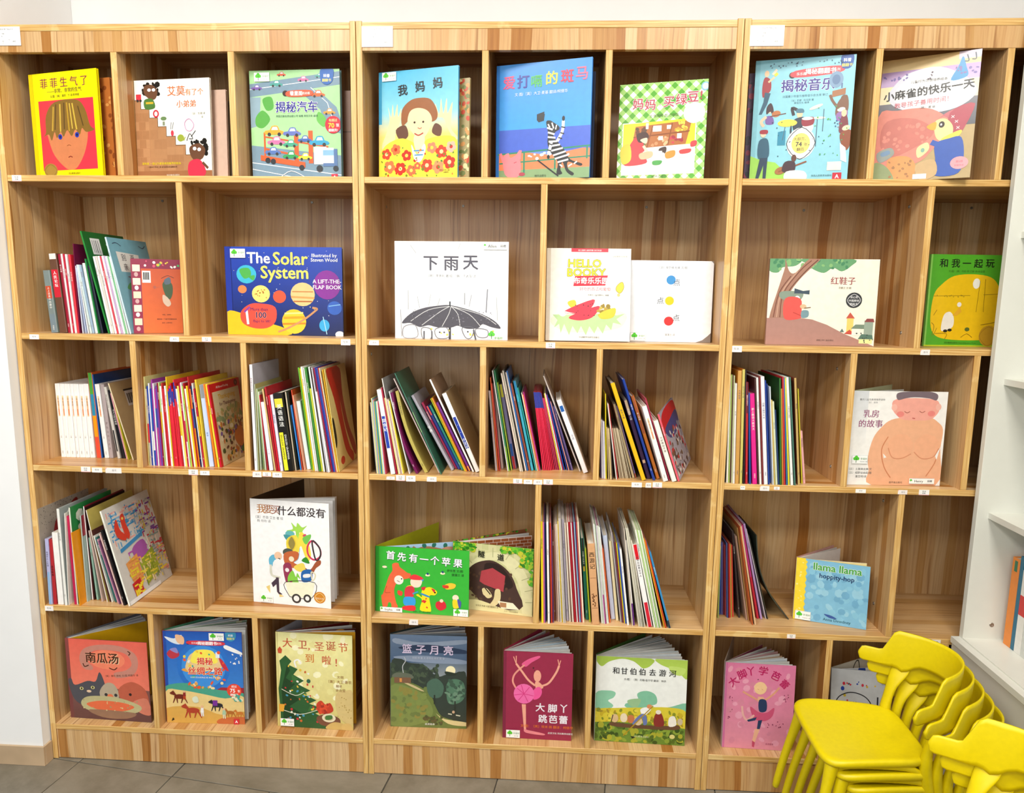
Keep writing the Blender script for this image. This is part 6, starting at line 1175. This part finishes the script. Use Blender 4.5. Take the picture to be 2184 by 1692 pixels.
for i,(y0,wd,hh,c,nm,code) in enumerate([(-.052,.030,.262,'ee8c34','orange','r 2f7a58 30 3 40 12;t 603010 6 50 62 · · ·'),(-.083,.014,.275,'1a6c8c','teal',None),(-.098,.026,.24,'f0f0ec','white','r d83030 0 30 100 24'),(-.125,.030,.25,'d8dcd8','pale grey',None),(-.156,.02,.23,'c04838','red',None)]):
    root=empty('reference_book',(2.935,y0,ZC+.0045)); tag(root,'%s book, %s from the far end, on the white unit'%(nm,ordw(i+1)),'book','books on the white storage unit')
    m=MB(); c3=lin(c); b=.002
    m.quadbox(bb(0,b,-wd,0,0,hh),c3); m.quadbox(bb(b,.19,-b,0,0,hh),c3); m.quadbox(bb(b,.19,-wd,-wd+b,0,hh),c3)
    if code: m.art(Art(wd,hh,code),lambda u,v,d:(-d,-u,v))
    m.obj('cover',root); m=MB(); m.quadbox(bb(b,.187,-wd+b,-b,.002,hh-.003),(1,1,1)); m.obj('page_block',root,[PAPER])
# ---------------------------------------------------------------- yellow stacking chairs
def tube(P,rad,n=12,dirs=None,sg=1):
    V=[]; F=[]; base=len(V); P=[Vector(p) for p in P]
    for i,p in enumerate(P):
        t=(P[min(i+1,len(P)-1)]-P[max(i-1,0)]).normalized(); a=t.cross(Vector((0,1,0)) if abs(t.y)<.9 else Vector((1,0,0))).normalized(); b=t.cross(a)
        if dirs and dirs[i]:
            b=-Vector((dirs[i][0],-dirs[i][1]*sg,0)).normalized()*1; b=(b-t*b.dot(t)).normalized(); b=b if b.y<0 else -b; a=b.cross(t)
        r=rad[i] if isinstance(rad,(list,tuple)) else rad
        ra,rb=r if isinstance(r,tuple) else (r,r)
        V+=[tuple(p+a*ra*cos(2*pi*k/n)+b*rb*sin(2*pi*k/n)) for k in range(n)]
    for i in range(len(P)-1): F+=[(base+i*n+k,base+i*n+(k+1)%n,base+(i+1)*n+(k+1)%n,base+(i+1)*n+k) for k in range(n)]
    e=len(P)-1; F.append(tuple(base+k for k in range(n))[::-1]); F.append(tuple(base+e*n+k for k in range(n)))
    return V,F
def sm(o,lv=1):
    s=o.modifiers.new('s','SUBSURF'); s.levels=lv; s.render_levels=lv
    o.data.polygons.foreach_set('use_smooth',[True]*len(o.data.polygons)); return o
HS=.29
def seat_mesh(root):
    nU,nV=14,14; V=[];F=[]
    def outline(t,r=1): # rounded trapezoid, front wider
        c,s=cos(t),sin(t); e=.36+.64*max(0,1-r); x=math.copysign(abs(c)**e,c); y=math.copysign(abs(s)**e,s)
        return x*.133,y*(.131-.014*x)
    m=40; rings=[(1.0,-.016),(1.015,-.008),(1.0,.0),(.95,.0025),(.86,-.001),(.7,-.0055),(.5,-.009),(.25,-.011),(.1,-.0113)]
    for k,(r,z) in enumerate(rings):
        for i in range(m):
            x,y=outline(2*pi*i/m,r); V.append((x*r,y*r,HS+z-(.009*(x*r/.13)**2 if x<0 else 0)))
    V.append((0,0,HS-.0113))
    for k in range(len(rings)-1): F+=[(k*m+i,k*m+(i+1)%m,(k+1)*m+(i+1)%m,(k+1)*m+i) for i in range(m)]
    k=len(rings)-1; F+=[(k*m+i,k*m+(i+1)%m,len(V)-1) for i in range(m)]
    # underside + apron skirt inward
    b=len(V); V+=[(x*.93,y*.93,HS-.024) for x,y in [outline(2*pi*i/m) for i in range(m)]]; F+=[(b+i,b+(i+1)%m,(i+1)%m,i) for i in range(m)]
    b2=len(V); V+=[(x*.9,y*.9,HS-.018) for x,y in [outline(2*pi*i/m) for i in range(m)]]; F+=[(b2+i,b2+(i+1)%m,b+(i+1)%m,b+i) for i in range(m)]; F.append(tuple(b2+i for i in range(m))[::-1])
    return sm(mesh_obj('seat',V,F,[YEL],root))
def plan(t): # t in -1..1 -> x,y of the backrest band
    a=abs(t); sg=1 if t>0 else -1
    pts=[(.220,0),(.210,.045),(.180,.085),(.142,.113),(.108,.131),(.082,.145),(.055,.158)]
    q=a*(len(pts)-1); i=min(int(q),len(pts)-2); f=q-i
    g=lambda j:pts[abs(j)] if j>=0 else (pts[-j][0],-pts[-j][1])
    p0=g(i-1);p1=pts[i];p2=pts[i+1];p3=pts[min(i+2,len(pts)-1)]
    r=[.5*((2*p1[d])+(-p0[d]+p2[d])*f+(2*p0[d]-5*p1[d]+4*p2[d]-p3[d])*f*f+(-p0[d]+3*p1[d]-3*p2[d]+p3[d])*f**3) for d in(0,1)]
    return r[0],r[1]*sg
def ss(a,b,x): x=max(0,min(1,(x-a)/(b-a))); return x*x*(3-2*x)
def back_mesh(root):
    n=44; th=.0042; V=[];F=[]; m=10
    for i in range(n+1):
        t=-1+2*i/n; a=abs(t); x,y=plan(t); x2,y2=plan(min(1,t+.01)); x1,y1=plan(max(-1,t-.01)); nx,ny=(y2-y1),-(x2-x1); l=math.hypot(nx,ny); nx/=l; ny/=l
        top=.220-.062*ss(.56,.70,a)-.004*a; bot=.136-.030*math.exp(-((a-.45)/.085)**2)-.022*ss(.48,.60,a)
        e=ss(1.0,.93,a) if a<1 else 0
        if a>.90:
            k=math.sqrt(max(0,1-((a-.90)/.10)**2)); c=(top+bot)/2; top=c+(top-c)*max(k,.12); bot=c+(bot-c)*max(k,.12)
        lean=.10
        for j in range(m+1):
            f=j/m; z=bot+(top-bot)*f; off=th*(math.sin(pi*min(max(f,.06),.94))**.35)
            xx=x+lean*(z-.17)
            V.append((xx+nx*off,y+ny*off,HS+z))
        for j in range(m,-1,-1):
            f=j/m; z=bot+(top-bot)*f; off=th*(math.sin(pi*min(max(f,.06),.94))**.35); xx=x+lean*(z-.17)
            V.append((xx-nx*off,y-ny*off,HS+z))
    k=2*(m+1)
    for i in range(n): F+=[(i*k+j,i*k+(j+1)%k,(i+1)*k+(j+1)%k,(i+1)*k+j) for j in range(k)]
    F.append(tuple(range(k))[::-1]); F.append(tuple(n*k+j for j in range(k)))
    return sm(mesh_obj('backrest',V,F,[YEL],root),0)
def make_chair():
    r=empty('stacking_chair',(0,0,0))
    seat_mesh(r); back_mesh(r)
    for s in(-1,1):
        V,F=tube([(-.100,s*.108,HS-.010),(-.108,s*.114,HS-.035),(-.118,s*.120,HS-.09),(-.135,s*.132,.12),(-.150,s*.145,.006),(-.151,s*.1455,.0)],[(.022,.020),(.0165,.0155),(.0125,.0125),(.011,.011),(.0105,.0105),(.008,.008)])
        sm(mesh_obj('leg',V,F,[YEL],r))
        P=[(.160,s*.150,.0),(.159,s*.1495,.006),(.143,s*.138,.12),(.124,s*.120,HS-.09),(.115,s*.112,HS-.035),(.113,s*.110,HS-.005),(.118,s*.110,HS+.03),(.124,s*.110,HS+.06),(.132,s*.110,HS+.082),(.1405,s*.111,HS+.100),(.1475,s*.112,HS+.116),(.152,s*.1125,HS+.132)]
        V,F=tube(P,[(.008,.008),(.0105,.0105),(.0115,.011),(.0125,.0125),(.016,.0155),(.0155,.0165),(.0100,.0145),(.0088,.0150),(.0070,.0180),(.0048,.0215),(.0028,.0240),(.0012,.0200)],dirs=[None]*6+[(.25,1),(.5,1),(.8,1),(1,.95),(1,.8),(1,.75)],sg=s)
        sm(mesh_obj('leg',V,F,[YEL],r))
    for s in(-1,1): # rounded rails under the seat edge joining the legs
        V,F=tube([(-.104,s*.113,HS-.045),(-.085,s*.118,HS-.026),(-.05,s*.120,HS-.02),(.05,s*.116,HS-.02),(.09,s*.114,HS-.026),(.112,s*.111,HS-.045)],[(.009,.006)]*6,8); sm(mesh_obj('side_rail',V,F,[YEL],r))
    return r
def dup(root,loc,rz,label):
    r=root.copy(); COL.objects.link(r); r.location=loc; r.rotation_euler=(0,0,rz); r['label']=label
    for ch in list(root.children):
        c=ch.copy(); COL.objects.link(c); c.parent=r
    return r
ch0=make_chair(); tag(ch0,'x','chair','yellow stacking chairs')
def stack(cx,cy,ztop,n,yaw,where,first):
    dz=.0345; base=ztop-(n-1)*dz
    for k in range(n):
        j=n-1-k # j steps below the top
        lab='yellow plastic chair, %s of the %s stack'%('topmost' if j==0 else ('bottom one' if j==n-1 else ordw(j+1)+' from top'),where)
        off=.027*j; loc=(cx+off*cos(yaw),cy+off*sin(yaw),max(0,ztop-j*dz))
        if first and k==0: ch0.location=loc; ch0.rotation_euler=(0,0,yaw); ch0['label']=lab
        else: dup(ch0,loc,yaw,lab)
stack(2.431,-.300,.138,5,R(-1.5),'rear',True)
stack(2.348,-.806,.2075,7,R(-1.5),'front',False)
